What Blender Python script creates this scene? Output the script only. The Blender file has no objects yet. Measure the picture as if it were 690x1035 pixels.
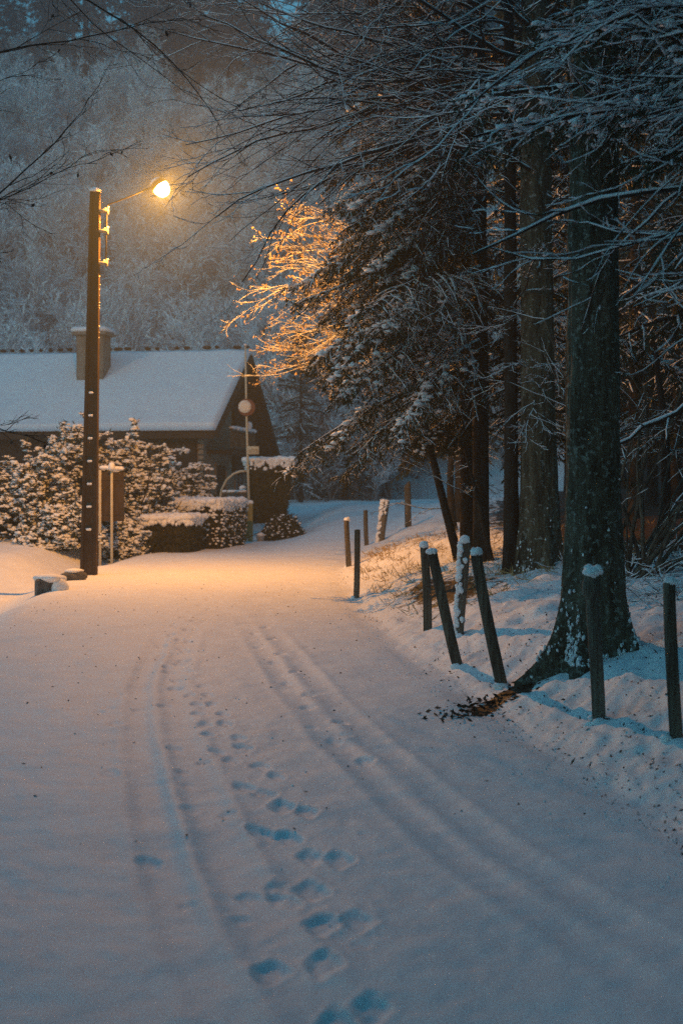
import bpy, math
import numpy as np
from mathutils import Vector, Matrix

PI = math.pi
F, CX, HY, CZ = 1437.0, 345.0, 490.0, 1.8      # focal length (px), principal column, horizon row, eye height
sc = bpy.context.scene
col = sc.collection
rad = math.radians

# ------------------------------------------------------------------ noise
def _h(a, b, s):
    n = (a * 73856093) ^ (b * 19349663) ^ (s * 83492791)
    n &= 0xffffffff
    n = ((n ^ (n >> 13)) * 1274126177) & 0xffffffff
    n ^= n >> 16
    n = (n * 668265263) & 0xffffffff
    n ^= n >> 15
    return n / 4294967295.0

def vn(x, y, s=0):
    xi = np.floor(x).astype(np.int64); yi = np.floor(y).astype(np.int64)
    fx = x - xi; fy = y - yi
    u = fx * fx * fx * (fx * (fx * 6 - 15) + 10); v = fy * fy * fy * (fy * (fy * 6 - 15) + 10)
    a = _h(xi, yi, s); b = _h(xi + 1, yi, s); c = _h(xi, yi + 1, s); d = _h(xi + 1, yi + 1, s)
    return (a * (1 - u) + b * u) * (1 - v) + (c * (1 - u) + d * u) * v - 0.5

def fbm(x, y, o=4, s=0):
    r = 0; a = 1.0
    for i in range(o):
        r = r + a * vn(x * 2 ** i + 17.3 * i, y * 2 ** i - 9.1 * i, s + i)
        a *= 0.5
    return r

def ss(a, b, x):
    t = np.clip((x - a) / (b - a), 0, 1)
    return t * t * (3 - 2 * t)

# ------------------------------------------------------------------ terrain height
XR = np.array([(-40, 8.), (0, 2.9), (5, 1.95), (6.8, 1.63), (11.2, 1.05), (16.2, .42), (21.5, .05), (29, -.25), (36, .1), (45, 1.2), (60, 4.), (80, 9.), (150, 30), (400, 90)])
XL = np.array([(-40, 3.), (0, -2.2), (6.8, -2.9), (12, -3.5), (16.7, -4.05), (22, -4.6), (27, -5.1), (30, -5.3), (36, -5.0), (41, -4.1), (46, -2.6), (55, -.6), (60, .6), (80, 5.), (150, 26), (400, 86)])
def xr(y): return np.interp(y, XR[:, 0], XR[:, 1])
def xl(y): return np.interp(y, XL[:, 0], XL[:, 1])

def base_h(x, y):
    o = x - xr(y)                       # to the right of the road edge
    p = xl(y) - x                       # to the left of the road edge
    n = np.interp(o, [0, .25, .5, .8, 1.15, 2, 3.5, 6, 12, 40], [0, .0, .08, .18, .34, .55, .78, 1.0, 1.35, 2.6])
    n = n * (1 - .55 * ss(38, 60, y))
    l = -.42 * ss(0, 1.3, p) + .02 * np.clip(p, 0, 30)
    l = l + .62 * ss(.8, 2.6, p) * ss(29.2, 33, y) * (1 - ss(38, 43, y)) + .3 * ss(33, 38, y) * ss(0, 2, p)
    z = np.where(o > 0, n, np.where(p > 0, l, 0.0))
    z = z + 1.0 * ss(44, 74, y) * (1 - ss(-2.4, .4, x)) + 1.05 * ss(34, 56, y) * ss(-2.4, .4, x)
    r = np.hypot(x * .8, y)
    z = z + np.where(y > 60, 0.56 * np.clip(r - 78, 0, 95) + .15 * np.clip(r - 173, 0, 300), 0)
    z = z + np.where(r > 80, 3.0 * fbm(x / 30, y / 30, 3, 5) * ss(80, 120, r), 0)
    return z

def gnd(x, y): return float(base_h(np.array([x * 1.0]), np.array([y * 1.0]))[0])

def hit(px, py):
    """world point where the sight line through photo pixel (px, py) meets the ground"""
    d = 3.0
    while d < 120:
        x = (px - CX) / F * d; z = CZ + (HY - py) / F * d
        if z < gnd(x, d): break
        d *= 1.004
    return np.array([x, d, gnd(x, d)])

def at(px, py, d): return np.array([(px - CX) / F * d, d, CZ + (HY - py) / F * d])

# ------------------------------------------------------------------ mesh building
class MB:
    def __init__(s): s.v = []; s.f = []; s.n = 0
    def add(s, v, f, mat=0):
        v = np.asarray(v, float).reshape(-1, 3); f = np.asarray(f, np.int64)
        s.v.append(v); s.f.append((f + s.n, mat)); s.n += len(v)
        return s
    def box(s, c, d, rot=None, mat=0, taper=1.0, bev=0.0):
        """box with all its edges cut back by bev; c centre, d full sizes, rot 3x3"""
        hx, hy, hz = [q / 2 for q in d]
        b = min(bev, hx * .9, hy * .9, hz * .9)
        if b <= 0:
            v = np.array([(i * hx * (taper if k > 0 else 1), j * hy * (taper if k > 0 else 1), k * hz) for k in (-1, 1) for j in (-1, 1) for i in (-1, 1)])
            f = [(0, 2, 3, 1), (4, 5, 7, 6), (0, 1, 5, 4), (2, 6, 7, 3), (0, 4, 6, 2), (1, 3, 7, 5)]
        else:
            rings = []
            for z, q in ((-hz, b), (-hz + b, 0), (hz - b, 0), (hz, b)):
                x, y = hx - q, hy - q; e = b * .6
                t = taper if z > 0 else 1
                rings.append([(a * t, c2 * t, z) for a, c2 in ((x - e, -y), (x, -y + e), (x, y - e), (x - e, y), (-x + e, y), (-x, y - e), (-x, -y + e), (-x + e, -y))])
            v = np.array(rings).reshape(-1, 3)
            f = [tuple(reversed(range(8)))]; f4 = []
            for r in range(3):
                for k in range(8):
                    f4.append((r * 8 + k, r * 8 + (k + 1) % 8, (r + 1) * 8 + (k + 1) % 8, (r + 1) * 8 + k))
            if rot is not None: v = v @ np.asarray(rot).T
            v = v + np.asarray(c)
            n0 = s.n
            s.v.append(v); s.f.append((np.array(f4) + n0, mat)); s.f.append((np.array([list(reversed(range(8))), list(range(24, 32))]) + n0, mat)); s.n += len(v)
            return s
        if rot is not None: v = v @ np.asarray(rot).T
        return s.add(v + np.asarray(c), f, mat)
    def build(s, name, mats, parent=None, smooth=True):
        me = bpy.data.meshes.new(name)
        V = np.concatenate(s.v).astype(np.float32)
        me.vertices.add(len(V)); me.vertices.foreach_set('co', V.ravel())
        tot = sum(f.size for f, _ in s.f); npol = sum(len(f) for f, _ in s.f)
        me.loops.add(tot); me.polygons.add(npol)
        me.loops.foreach_set('vertex_index', np.concatenate([f.ravel() for f, _ in s.f]).astype(np.int32))
        cnt = np.concatenate([np.full(len(f), f.shape[1]) for f, _ in s.f])
        me.polygons.foreach_set('loop_start', np.concatenate([[0], np.cumsum(cnt)[:-1]]).astype(np.int32))
        if not isinstance(mats, (list, tuple)): mats = [mats]
        for m in mats: me.materials.append(m)
        if len(mats) > 1:
            me.polygons.foreach_set('material_index', np.concatenate([np.full(len(f), m) for f, m in s.f]).astype(np.int32))
        me.polygons.foreach_set('use_smooth', np.full(npol, bool(smooth)))
        me.update(calc_edges=True)
        o = bpy.data.objects.new(name, me); col.objects.link(o)
        if parent is not None: o.parent = parent
        return o

def nrm(a): return a / np.maximum(np.linalg.norm(a, axis=-1, keepdims=True), 1e-9)

def frames(P):
    T = nrm(np.gradient(P, axis=1))
    m = nrm(P[:, -1] - P[:, 0])
    ref = np.where(np.abs(m[:, 2:3]) > .85, np.array([[1., .2, 0]]), np.array([[0, 0, 1.]]))
    A = nrm(np.cross(T, ref[:, None, :])); Bn = np.cross(A, T)
    return T, A, Bn

def tubes(mb, P, R, k=5, mat=0, flat=1.0, cap=False):
    B, N, _ = P.shape
    T, A, Bn = frames(P)
    an = np.arange(k) / k * 2 * PI
    V = P[:, :, None, :] + R[:, :, None, None] * (np.cos(an)[None, None, :, None] * A[:, :, None, :] + flat * np.sin(an)[None, None, :, None] * Bn[:, :, None, :])
    idx = np.arange(B * N * k).reshape(B, N, k)
    a = idx[:, :-1]; b = idx[:, 1:]
    f = np.stack([a, np.roll(a, -1, 2), np.roll(b, -1, 2), b], -1).reshape(-1, 4)
    n0 = mb.n
    mb.add(V, f, mat)
    if cap:
        mb.f.append((n0 + idx[:, -1, :], mat)); mb.f.append((n0 + idx[:, 0, ::-1], mat))

def tube1(mb, pts, r, k=8, mat=0, cap=True):
    P = np.asarray(pts, float)[None]; R = np.asarray(r, float) * np.ones(P.shape[1]) if np.ndim(r) == 0 else np.asarray(r, float)
    tubes(mb, P, R.reshape(1, -1), k, mat, cap=cap)

def lathe(mb, prof, k=20, mat=0, M=None, wob=0, rs=None):
    """prof [(r, z)...]; closed at both ends when r is small"""
    pr = np.array(prof, float); n = len(pr); an = np.arange(k) / k * 2 * PI
    rr = pr[:, 0][:, None] * (1 + (wob * (rs.rand(1, k) - .5) if wob else 0))
    V = np.stack([rr * np.cos(an), rr * np.sin(an), np.repeat(pr[:, 1:2], k, 1)], -1).reshape(-1, 3)
    if M is not None: V = V @ M[0].T + M[1]
    idx = np.arange(n * k).reshape(n, k); a = idx[:-1]; b = idx[1:]
    f = np.stack([a, np.roll(a, -1, 1), np.roll(b, -1, 1), b], -1).reshape(-1, 4)
    n0 = mb.n; mb.add(V, f, mat)
    mb.f.append((np.array([idx[0][::-1], idx[-1]]) + n0, mat))

def blades(mb, S, E, w, rs, mat=0, up=None):
    """thin lozenges from S to E of half-width w"""
    B = len(S); D = E - S
    rv = rs.randn(B, 3) if up is None else up
    A = nrm(np.cross(D, rv)) * np.reshape(w, (-1, 1))
    M = S + D * .45
    V = np.stack([S, M + A, E, M - A], 1)
    mb.add(V, np.arange(B * 4).reshape(B, 4), mat)

_ico = {}
def ico(n):
    if n not in _ico:
        import bmesh
        bm = bmesh.new(); bmesh.ops.create_icosphere(bm, subdivisions=n, radius=1)
        v = np.array([q.co[:] for q in bm.verts]); bm.verts.index_update()
        f = np.array([[q.index for q in p.verts] for p in bm.faces]); bm.free()
        _ico[n] = (v, f)
    return _ico[n]

def blobs(mb, C, R, rs, sub=2, sq=.6, mat=0, rough=.25):
    v, f = ico(sub); B = len(C); nv = len(v)
    R = np.asarray(R).reshape(-1, 1, 1) if np.ndim(R) < 2 else np.asarray(R)[:, None, :]
    ph = rs.rand(B, 1, 3) * 6.28
    w = 1 + rough * (np.sin(v[None] * 2.7 + ph).sum(-1, keepdims=True) * .5)
    V = v[None] * w * R * np.array([1, 1, sq])
    a = rs.rand(B) * 6.28; c, s_ = np.cos(a)[:, None], np.sin(a)[:, None]
    V = np.stack([V[..., 0] * c - V[..., 1] * s_, V[..., 0] * s_ + V[..., 1] * c, V[..., 2]], -1) + np.asarray(C)[:, None, :]
    mb.add(V, (f[None] + (np.arange(B) * nv)[:, None, None]).reshape(-1, 3), mat)

def grow(S, D, L, r0, rend, N, wig, trop, rs):
    B = len(S); P = np.zeros((B, N, 3)); P[:, 0] = S; d = nrm(np.asarray(D, float))
    st = (np.asarray(L) / (N - 1))[:, None]
    for i in range(1, N):
        d = nrm(d + wig * rs.randn(B, 3) + trop)
        P[:, i] = P[:, i - 1] + d * st
    R = np.asarray(r0)[:, None] * np.linspace(1, rend, N)[None]
    return P, R

def spawn(P, R, L, n, t0, t1, ang, ratio, fall, flat, rs, rr=.6, rmin=.0015):
    B, N, _ = P.shape
    T, A, Bn = frames(P)
    t = t0 + (t1 - t0) * (np.arange(n)[None] + rs.rand(B, n)) / n
    q = np.clip(t * (N - 1), 0, N - 1.001); i = q.astype(int); fr = (q - i)[..., None]
    bi = np.arange(B)[:, None]
    S = P[bi, i] * (1 - fr) + P[bi, i + 1] * fr
    Tq = nrm(T[bi, i] * (1 - fr) + T[bi, i + 1] * fr); Aq = A[bi, i]; Bq = Bn[bi, i]
    Rq = R[bi, i] * (1 - fr[..., 0]) + R[bi, i + 1] * fr[..., 0]
    side = np.where((np.arange(n)[None] + rs.randint(0, 2, (B, 1))) % 2 == 0, 1., -1.)
    phi = rs.randn(B, n) * flat
    perp = Aq * (side * np.cos(phi))[..., None] + Bq * np.sin(phi)[..., None]
    an = ang * (.75 + .5 * rs.rand(B, n))[..., None]
    D = Tq * np.cos(an) + perp * np.sin(an)
    Lc = np.asarray(L)[:, None] * ratio * (1 - fall * t) * (.55 + .75 * rs.rand(B, n))
    rc = np.maximum(Rq * rr, rmin)
    return S.reshape(-1, 3), D.reshape(-1, 3), Lc.ravel(), rc.ravel()

def snow_on(mb, P, R, rs, th=.008, k=4, keep=.85, flat=.8, mat=0):
    B, N, _ = P.shape
    T, _, _ = frames(P)
    hz = np.clip(np.sqrt(np.maximum(1 - T[..., 2] ** 2, 0)) * 1.35 - .3, 0, 1)
    g = rs.rand(B, N); g = .55 + .6 * g
    g = g * (rs.rand(B, N) < keep)
    g[:, -1] *= .4
    W = (R * .78 + th * .5) * hz * g
    P2 = P.copy(); P2[..., 2] += R * .6 + W * flat * .5
    sel = W.max(1) > .002
    if sel.any(): tubes(mb, P2[sel], np.maximum(W[sel], .0004), k, mat, flat)

# ------------------------------------------------------------------ materials
def mat(name, c1, c2=None, scale=8.0, stretch=(1, 1, 1), rough=.8, bump=.0, bscale=30.0, contrast=(.35, .65), fleck=None, spec=.3):
    m = bpy.data.materials.new(name); m.use_nodes = True
    nt = m.node_tree; nd = nt.nodes; L = nt.links.new
    b = nd['Principled BSDF']; b.inputs['Roughness'].default_value = rough; b.inputs['Specular IOR Level'].default_value = spec
    b.inputs['Base Color'].default_value = (*c1, 1)
    tc = nd.new('ShaderNodeTexCoord'); mp = nd.new('ShaderNodeMapping'); mp.inputs['Scale'].default_value = stretch
    L(tc.outputs['Object'], mp.inputs['Vector'])
    last = None
    if c2 is not None:
        nz = nd.new('ShaderNodeTexNoise'); nz.inputs['Scale'].default_value = scale; nz.inputs['Detail'].default_value = 6
        nz.inputs['Roughness'].default_value = .65
        L(mp.outputs[0], nz.inputs['Vector'])
        rp = nd.new('ShaderNodeValToRGB'); rp.color_ramp.elements[0].position = contrast[0]; rp.color_ramp.elements[1].position = contrast[1]
        rp.color_ramp.elements[0].color = (*c1, 1); rp.color_ramp.elements[1].color = (*c2, 1)
        L(nz.outputs['Fac'], rp.inputs['Fac']); last = rp.outputs['Color']
        if fleck:
            fc, fs, ft = fleck
            n2 = nd.new('ShaderNodeTexNoise'); n2.inputs['Scale'].default_value = fs; n2.inputs['Detail'].default_value = 3
            L(tc.outputs['Object'], n2.inputs['Vector'])
            r2 = nd.new('ShaderNodeValToRGB'); r2.color_ramp.elements[0].position = ft; r2.color_ramp.elements[1].position = ft + .05
            L(n2.outputs['Fac'], r2.inputs['Fac'])
            mx = nd.new('ShaderNodeMix'); mx.data_type = 'RGBA'; mx.inputs['B'].default_value = (*fc, 1)
            L(r2.outputs['Color'], mx.inputs['Factor']); L(last, mx.inputs['A']); last = mx.outputs['Result']
        L(last, b.inputs['Base Color'])
    if bump:
        n3 = nd.new('ShaderNodeTexNoise'); n3.inputs['Scale'].default_value = bscale; n3.inputs['Detail'].default_value = 5
        L(mp.outputs[0], n3.inputs['Vector'])
        bp = nd.new('ShaderNodeBump'); bp.inputs['Strength'].default_value = min(1, bump); bp.inputs['Distance'].default_value = .02 if bump < .85 else .06
        L(n3.outputs['Fac'], bp.inputs['Height']); L(bp.outputs[0], b.inputs['Normal'])
    return m

M_SNOW = mat('snow', (.82, .83, .85), (.76, .77, .80), 6, rough=.7, bump=.25, bscale=45, spec=.2)
M_TWIGSNOW = mat('twig_snow', (.80, .81, .83), rough=.8, spec=.1)
M_BARK = mat('old_bark', (.024, .024, .017), (.105, .100, .072), 9, (1, 1, .25), .9, 1.0, 22, fleck=((.17, .18, .155), 24, .57), spec=.1)
M_BARKF = mat('flecked_bark', (.034, .030, .020), (.125, .108, .072), 9, (1, 1, .22), .9, 1.0, 26, fleck=((.24, .24, .21), 18, .60), spec=.1)
M_DBARK = mat('dark_bark', (.014, .012, .010), (.042, .034, .026), 10, (1, 1, .25), .9, .7, 30, spec=.1)
M_TWIG = mat('twig', (.022, .017, .014), (.045, .035, .028), 14, rough=.85, spec=.1)
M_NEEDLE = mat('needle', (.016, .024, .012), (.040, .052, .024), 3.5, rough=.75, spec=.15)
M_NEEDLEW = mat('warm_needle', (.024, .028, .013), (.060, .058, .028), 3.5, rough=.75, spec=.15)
M_NEEDLEB = mat('brown_needle', (.045, .042, .020), (.10, .085, .04), 4, rough=.75, spec=.15)
M_FARNEEDLE = mat('far_needle', (.018, .026, .022), (.05, .06, .05), .6, rough=.8, spec=.1)
M_FROST = mat('frosted_twig', (.62, .63, .66), (.88, .89, .91), .35, rough=.9, spec=.1)
M_FSTEM = mat('frosted_stem', (.10, .10, .105), (.40, .41, .42), 1.2, rough=.9, spec=.1)
M_LEAFT = mat('tan_leaf', (.30, .19, .07), (.42, .30, .13), 5, rough=.7, spec=.2)
M_RHODO = mat('evergreen_leaf', (.018, .028, .014), (.045, .055, .025), 4, rough=.5, spec=.35)
M_HEDGE = mat('hedge_leaf', (.025, .026, .012), (.060, .052, .024), 5, rough=.8, spec=.15)
M_LITTER = mat('fallen_leaf', (.030, .017, .012), (.095, .050, .032), 12, rough=.8, spec=.2)
M_POST = mat('weathered_wood', (.06, .052, .042), (.19, .165, .13), 14, (1, 1, .08), .9, .9, 30, spec=.15)
M_POSTD = mat('dark_wood', (.038, .033, .026), (.165, .14, .105), 14, (1, 1, .08), .9, .9, 30, spec=.15)
M_POLE = mat('brown_concrete', (.040, .025, .016), (.075, .047, .030), 6, (1, 1, .3), .85, .4, 60, spec=.2)
M_STEEL = mat('galvanised_steel', (.22, .21, .19), (.32, .31, .29), 20, rough=.45, spec=.5)
M_DKSTEEL = mat('dark_steel', (.025, .022, .02), (.05, .045, .04), 20, rough=.6, spec=.3)
M_CREAM = mat('cream_paint', (.42, .38, .28), (.52, .47, .36), 8, rough=.55)
M_YELLOW = mat('mossy_yellow_wood', (.20, .17, .06), (.32, .27, .12), 7, (1, 1, .2), .85, .4, 40)
M_CHIM = mat('chimney_render', (.16, .13, .10), (.26, .22, .18), 4, rough=.9, bump=.5, bscale=40)
M_STONE = mat('rough_concrete', (.07, .065, .06), (.17, .16, .15), 9, rough=.95, bump=.9, bscale=25)
M_DARK = mat('dark_glass_hole_shade', (.010, .009, .008), rough=.25, spec=.5)
M_BOARD = mat('brown_board', (.028, .018, .012), (.052, .034, .023), 5, (1, 1, .3), .8, .3, 40)
M_RIM = mat('red_brown_rim', (.16, .06, .04), rough=.6)
M_DISC = mat('pale_disc', (.62, .57, .50), (.70, .66, .60), 10, rough=.5)
M_TILE = mat('ridge_tile', (.025, .019, .017), (.05, .036, .03), 8, rough=.9)
M_POT = mat('pale_pot', (.45, .40, .36), (.55, .50, .46), 9, rough=.8)
M_INK = mat('dark_lettering', (.05, .04, .035), rough=.7)

def plank_mat(name, ca, cb, per, axis):
    m = mat(name, ca, cb, 5, (.25, .25, 1) if axis == 2 else (1, 1, .15), .85)
    nd = m.node_tree.nodes; L = m.node_tree.links.new
    wv = nd.new('ShaderNodeTexWave'); wv.wave_type = 'BANDS'; wv.bands_direction = 'Z' if axis == 2 else 'X'
    wv.wave_profile = 'SAW'; wv.inputs['Scale'].default_value = .3125 / per * 1.005; wv.inputs['Distortion'].default_value = 0
    tc = [n for n in nd if n.type == 'TEX_COORD'][0]
    L(tc.outputs['Object'], wv.inputs['Vector'])
    bp = nd.new('ShaderNodeBump'); bp.inputs['Strength'].default_value = .9; bp.inputs['Distance'].default_value = .03
    L(wv.outputs['Fac'], bp.inputs['Height']); L(bp.outputs[0], nd['Principled BSDF'].inputs['Normal'])
    return m
M_LOG = plank_mat('log_wall', (.020, .013, .009), (.045, .030, .020), .16, 2)
M_GLOG = plank_mat('lit_tone_log_wall', (.20, .155, .12), (.36, .285, .22), .2, 2)  # gable logs lightened in colour to stand in for lamp light barely reaching them
M_FRAMEW = mat('pale_frame', (.20, .16, .125), (.28, .23, .18), 6, rough=.8)  # frame colour raised for the same missing light on the gable
M_VPLANK = plank_mat('board_gable', (.012, .008, .005), (.026, .017, .011), .14, 0)

def emis(name, c, s):
    m = bpy.data.materials.new(name); m.use_nodes = True; nt = m.node_tree
    b = nt.nodes['Principled BSDF']; b.inputs['Base Color'].default_value = (.8, .7, .5, 1)
    b.inputs['Emission Color'].default_value = (*c, 1); b.inputs['Emission Strength'].default_value = s
    return m

def glow_glass(name, c, s):
    """clear lamp glass with a glowing film: lets the lamp inside shine through"""
    m = bpy.data.materials.new(name); m.use_nodes = True; nt = m.node_tree; nt.nodes.clear()
    o = nt.nodes.new('ShaderNodeOutputMaterial'); mx = nt.nodes.new('ShaderNodeMixShader'); e = nt.nodes.new('ShaderNodeEmission'); tr = nt.nodes.new('ShaderNodeBsdfTransparent')
    e.inputs['Color'].default_value = (*c, 1); e.inputs['Strength'].default_value = s; mx.inputs[0].default_value = .12
    nt.links.new(tr.outputs[0], mx.inputs[1]); nt.links.new(e.outputs[0], mx.inputs[2]); nt.links.new(mx.outputs[0], o.inputs['Surface'])
    return m

# ------------------------------------------------------------------ labels
def thing(name, label, cat, loc=(0, 0, 0), group=None):
    o = bpy.data.objects.new(name, None); o.empty_display_size = .2; col.objects.link(o); o.location = loc
    return tag(o, label, cat, group)
def tag(o, label=None, cat=None, group=None, kind=None):
    if label: o['label'] = label
    if cat: o['category'] = cat
    if group: o['group'] = group
    if kind: o['kind'] = kind
    return o
def dup(o, loc, rz=0, s=1.0, label=None, group=None):
    c = o.copy(); col.objects.link(c); c.location = loc; c.rotation_euler = (0, 0, rz); c.scale = (s, s, s)
    if label: c['label'] = label
    if group: c['group'] = group
    for ch in o.children:
        d = ch.copy(); col.objects.link(d); d.parent = c
        for g in ch.children:
            e = g.copy(); col.objects.link(e); e.parent = d
    return c

# ================================================================== GROUND
def seg_dist(x, y, poly):
    """distance to a polyline and signed side, arc position"""
    best = np.full(x.shape, 1e9); sgn = np.zeros(x.shape)
    for (x0, y0), (x1, y1) in zip(poly[:-1], poly[1:]):
        dx, dy = x1 - x0, y1 - y0; l2 = dx * dx + dy * dy
        t = np.clip(((x - x0) * dx + (y - y0) * dy) / l2, 0, 1)
        ex = x - (x0 + t * dx); ey = y - (y0 + t * dy); d = np.hypot(ex, ey)
        m = d < best; best = np.where(m, d, best); sgn = np.where(m, np.sign(dx * ey - dy * ex), sgn)
    return best, sgn

def flat_pt(px, py):
    d = CZ * F / (py - HY); return ((px - CX) / F * d, d)

TRACKS = [  # (pixels of the rut, width, depth, ridge)
    ([(300, 575), (205, 605), (165, 640), (143, 690), (142, 740), (150, 800), (165, 870), (190, 950), (235, 1035), (330, 1180)], .10, .026, .012),
    ([(320, 575), (230, 605), (190, 640), (172, 690), (180, 740), (203, 800), (232, 870), (270, 950), (330, 1035), (450, 1180)], .11, .022, .020),
    ([(310, 580), (240, 605), (248, 630), (268, 660), (300, 705), (335, 745), (385, 790), (440, 840), (510, 895), (585, 950), (690, 1020), (900, 1160)], .10, .024, .014),
    ([(325, 580), (262, 605), (268, 630), (292, 660), (330, 705), (372, 745), (425, 790), (490, 840), (566, 895), (650, 950), (760, 1020), (1000, 1160)], .10, .018, .018),
]
STEPS = []
def trail(px, step, off, length=.26, wid=.095, dep=.018, seed=0):
    rs = np.random.RandomState(seed)
    p = np.array([flat_pt(*q) for q in px]); seg = np.hypot(*np.diff(p, axis=0).T); cum = np.concatenate([[0], np.cumsum(seg)])
    s = step * .4; k = 0
    while s < cum[-1]:
        x = np.interp(s, cum, p[:, 0]); y = np.interp(s, cum, p[:, 1])
        x2 = np.interp(s + .1, cum, p[:, 0]); y2 = np.interp(s + .1, cum, p[:, 1])
        a = math.atan2(y2 - y, x2 - x) if (x2 - x) or (y2 - y) else PI / 2
        o = off * (1 if k % 2 else -1) + rs.randn() * .02
        big = 1 + .22 * (y < 8.5) * (dep > .0175); STEPS.append((x - math.sin(a) * o, y + math.cos(a) * o, a + rs.randn() * .12, length * big * (.9 + .2 * rs.rand()), wid * big * (.85 + .3 * rs.rand()), dep * big * (.75 + .5 * rs.rand())))
        s += step * (.9 + .2 * rs.rand()); k += 1
trail([(362, 1040), (348, 965), (332, 890), (316, 845), (290, 810), (255, 775), (225, 745), (205, 705), (178, 672), (170, 650), (195, 622), (225, 602)], .50, .09, seed=1)
trail([(312, 1060), (304, 985), (300, 930), (300, 885), (286, 842), (262, 800), (236, 760), (210, 720), (190, 690), (172, 672), (180, 645), (205, 618)], .55, .10, seed=2)
trail([(372, 776), (352, 752), (318, 715), (292, 685), (270, 655), (262, 632)], .72, .07, .27, .10, .018, seed=3)
trail([(262, 935), (240, 905), (196, 870), (160, 830), (148, 790), (140, 745), (146, 700)], .9, .2, .26, .11, .014, seed=4)
_rs = np.random.RandomState(9)
for _k in range(len(STEPS)):                                  # scuffs and half prints beside the trails
    for _q in range(2 if _k < 62 else 0):
        a_ = STEPS[_k]; STEPS.append((a_[0] + _rs.randn() * .20, a_[1] + _rs.randn() * .25, a_[2] + _rs.randn() * .8, _rs.uniform(.07, .16), _rs.uniform(.05, .08), _rs.uniform(.002, .006)))
for px, py in [(120, 702), (110, 717), (100, 722), (230, 820), (250, 900), (205, 770), (185, 780), (140, 718), (315, 735), (345, 728), (350, 742), (72, 720), (245, 925), (300, 660), (310, 655)]:
    x, y = flat_pt(px, py); STEPS.append((x, y, PI / 2 + _rs.randn() * .5, .16, .08, .011))

def full_h(x, y):
    z = base_h(x, y)
    o = x - xr(y); p = xl(y) - x
    near = ss(140, 40, y) * (np.abs(y) < 200)
    onroad = ss(.1, -.25, o) * ss(.1, -.3, p)
    z = z + .05 * fbm(x / 2.6, y / 2.6, 3, 21) * near
    z = z + .012 * fbm(x / .35, y / .5, 3, 31) * near
    z = z + .006 * fbm(x / .11, y / .13, 3, 36) * ss(26, 10, y) + .010 * fbm(x / .9, y / .7, 2, 38) * near
    bank = ss(.0, .5, o) * near
    z = z + bank * (.055 * fbm(x / .5, y / .7, 4, 41) + .042 * fbm(x / .16, y / .22, 3, 51) * ss(40, 20, y))
    lump = np.clip(fbm(x / .9, y / .9, 3, 57) - .22, 0, 1)
    z = z + bank * .22 * lump * ss(.4, 1.5, o)
    z = z - .035 * np.exp(-((o - .12) / .14) ** 2) * (.6 + 1.2 * vn(x / .5, y / .6, 61)) * near       # gutter along the road edge
    z = z + .02 * ss(.2, -1.2, np.abs(x - (xr(y) + xl(y)) / 2) - (xr(y) - xl(y)) / 2) * near * 0
    m = (y > 1.5) & (y < 42) & (o < 1) & (p < 1)
    xs, ys = x[m], y[m]; dz = np.zeros(xs.shape)
    for px, w, dep, rid in TRACKS:
        poly = [flat_pt(*q) for q in px]
        d, _ = seg_dist(xs, ys, poly)
        br = .75 + .6 * vn(ys / 1.1, xs / 3.0, 71)
        dz += (-.7 * dep * np.exp(-(d / w) ** 3) + .5 * rid * np.exp(-((d - w * 1.55) / (w * .45)) ** 2)) * br * ss(21, 13, ys) * (.35 + .65 * ss(4.4, 6.4, ys))
    for (sx, sy, a, l, w, dep) in STEPS:
        q = (np.abs(xs - sx) < .35) & (np.abs(ys - sy) < .35)
        if not q.any(): continue
        ux = (xs[q] - sx) * math.cos(a) + (ys[q] - sy) * math.sin(a); uy = -(xs[q] - sx) * math.sin(a) + (ys[q] - sy) * math.cos(a)
        r = np.sqrt((ux / (l / 2)) ** 2 + (uy / (w / 2 * (1 + .25 * np.cos(ux / l * 5)))) ** 2)
        r = r + .35 * vn(ux * 22 + sx * 9, uy * 22 + sy * 7, 77)
        dz[q] += -dep * ss(1.2, .45, r) + dep * .15 * np.exp(-((r - 1.3) / .22) ** 2)
    z[m] += dz
    return z

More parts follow.
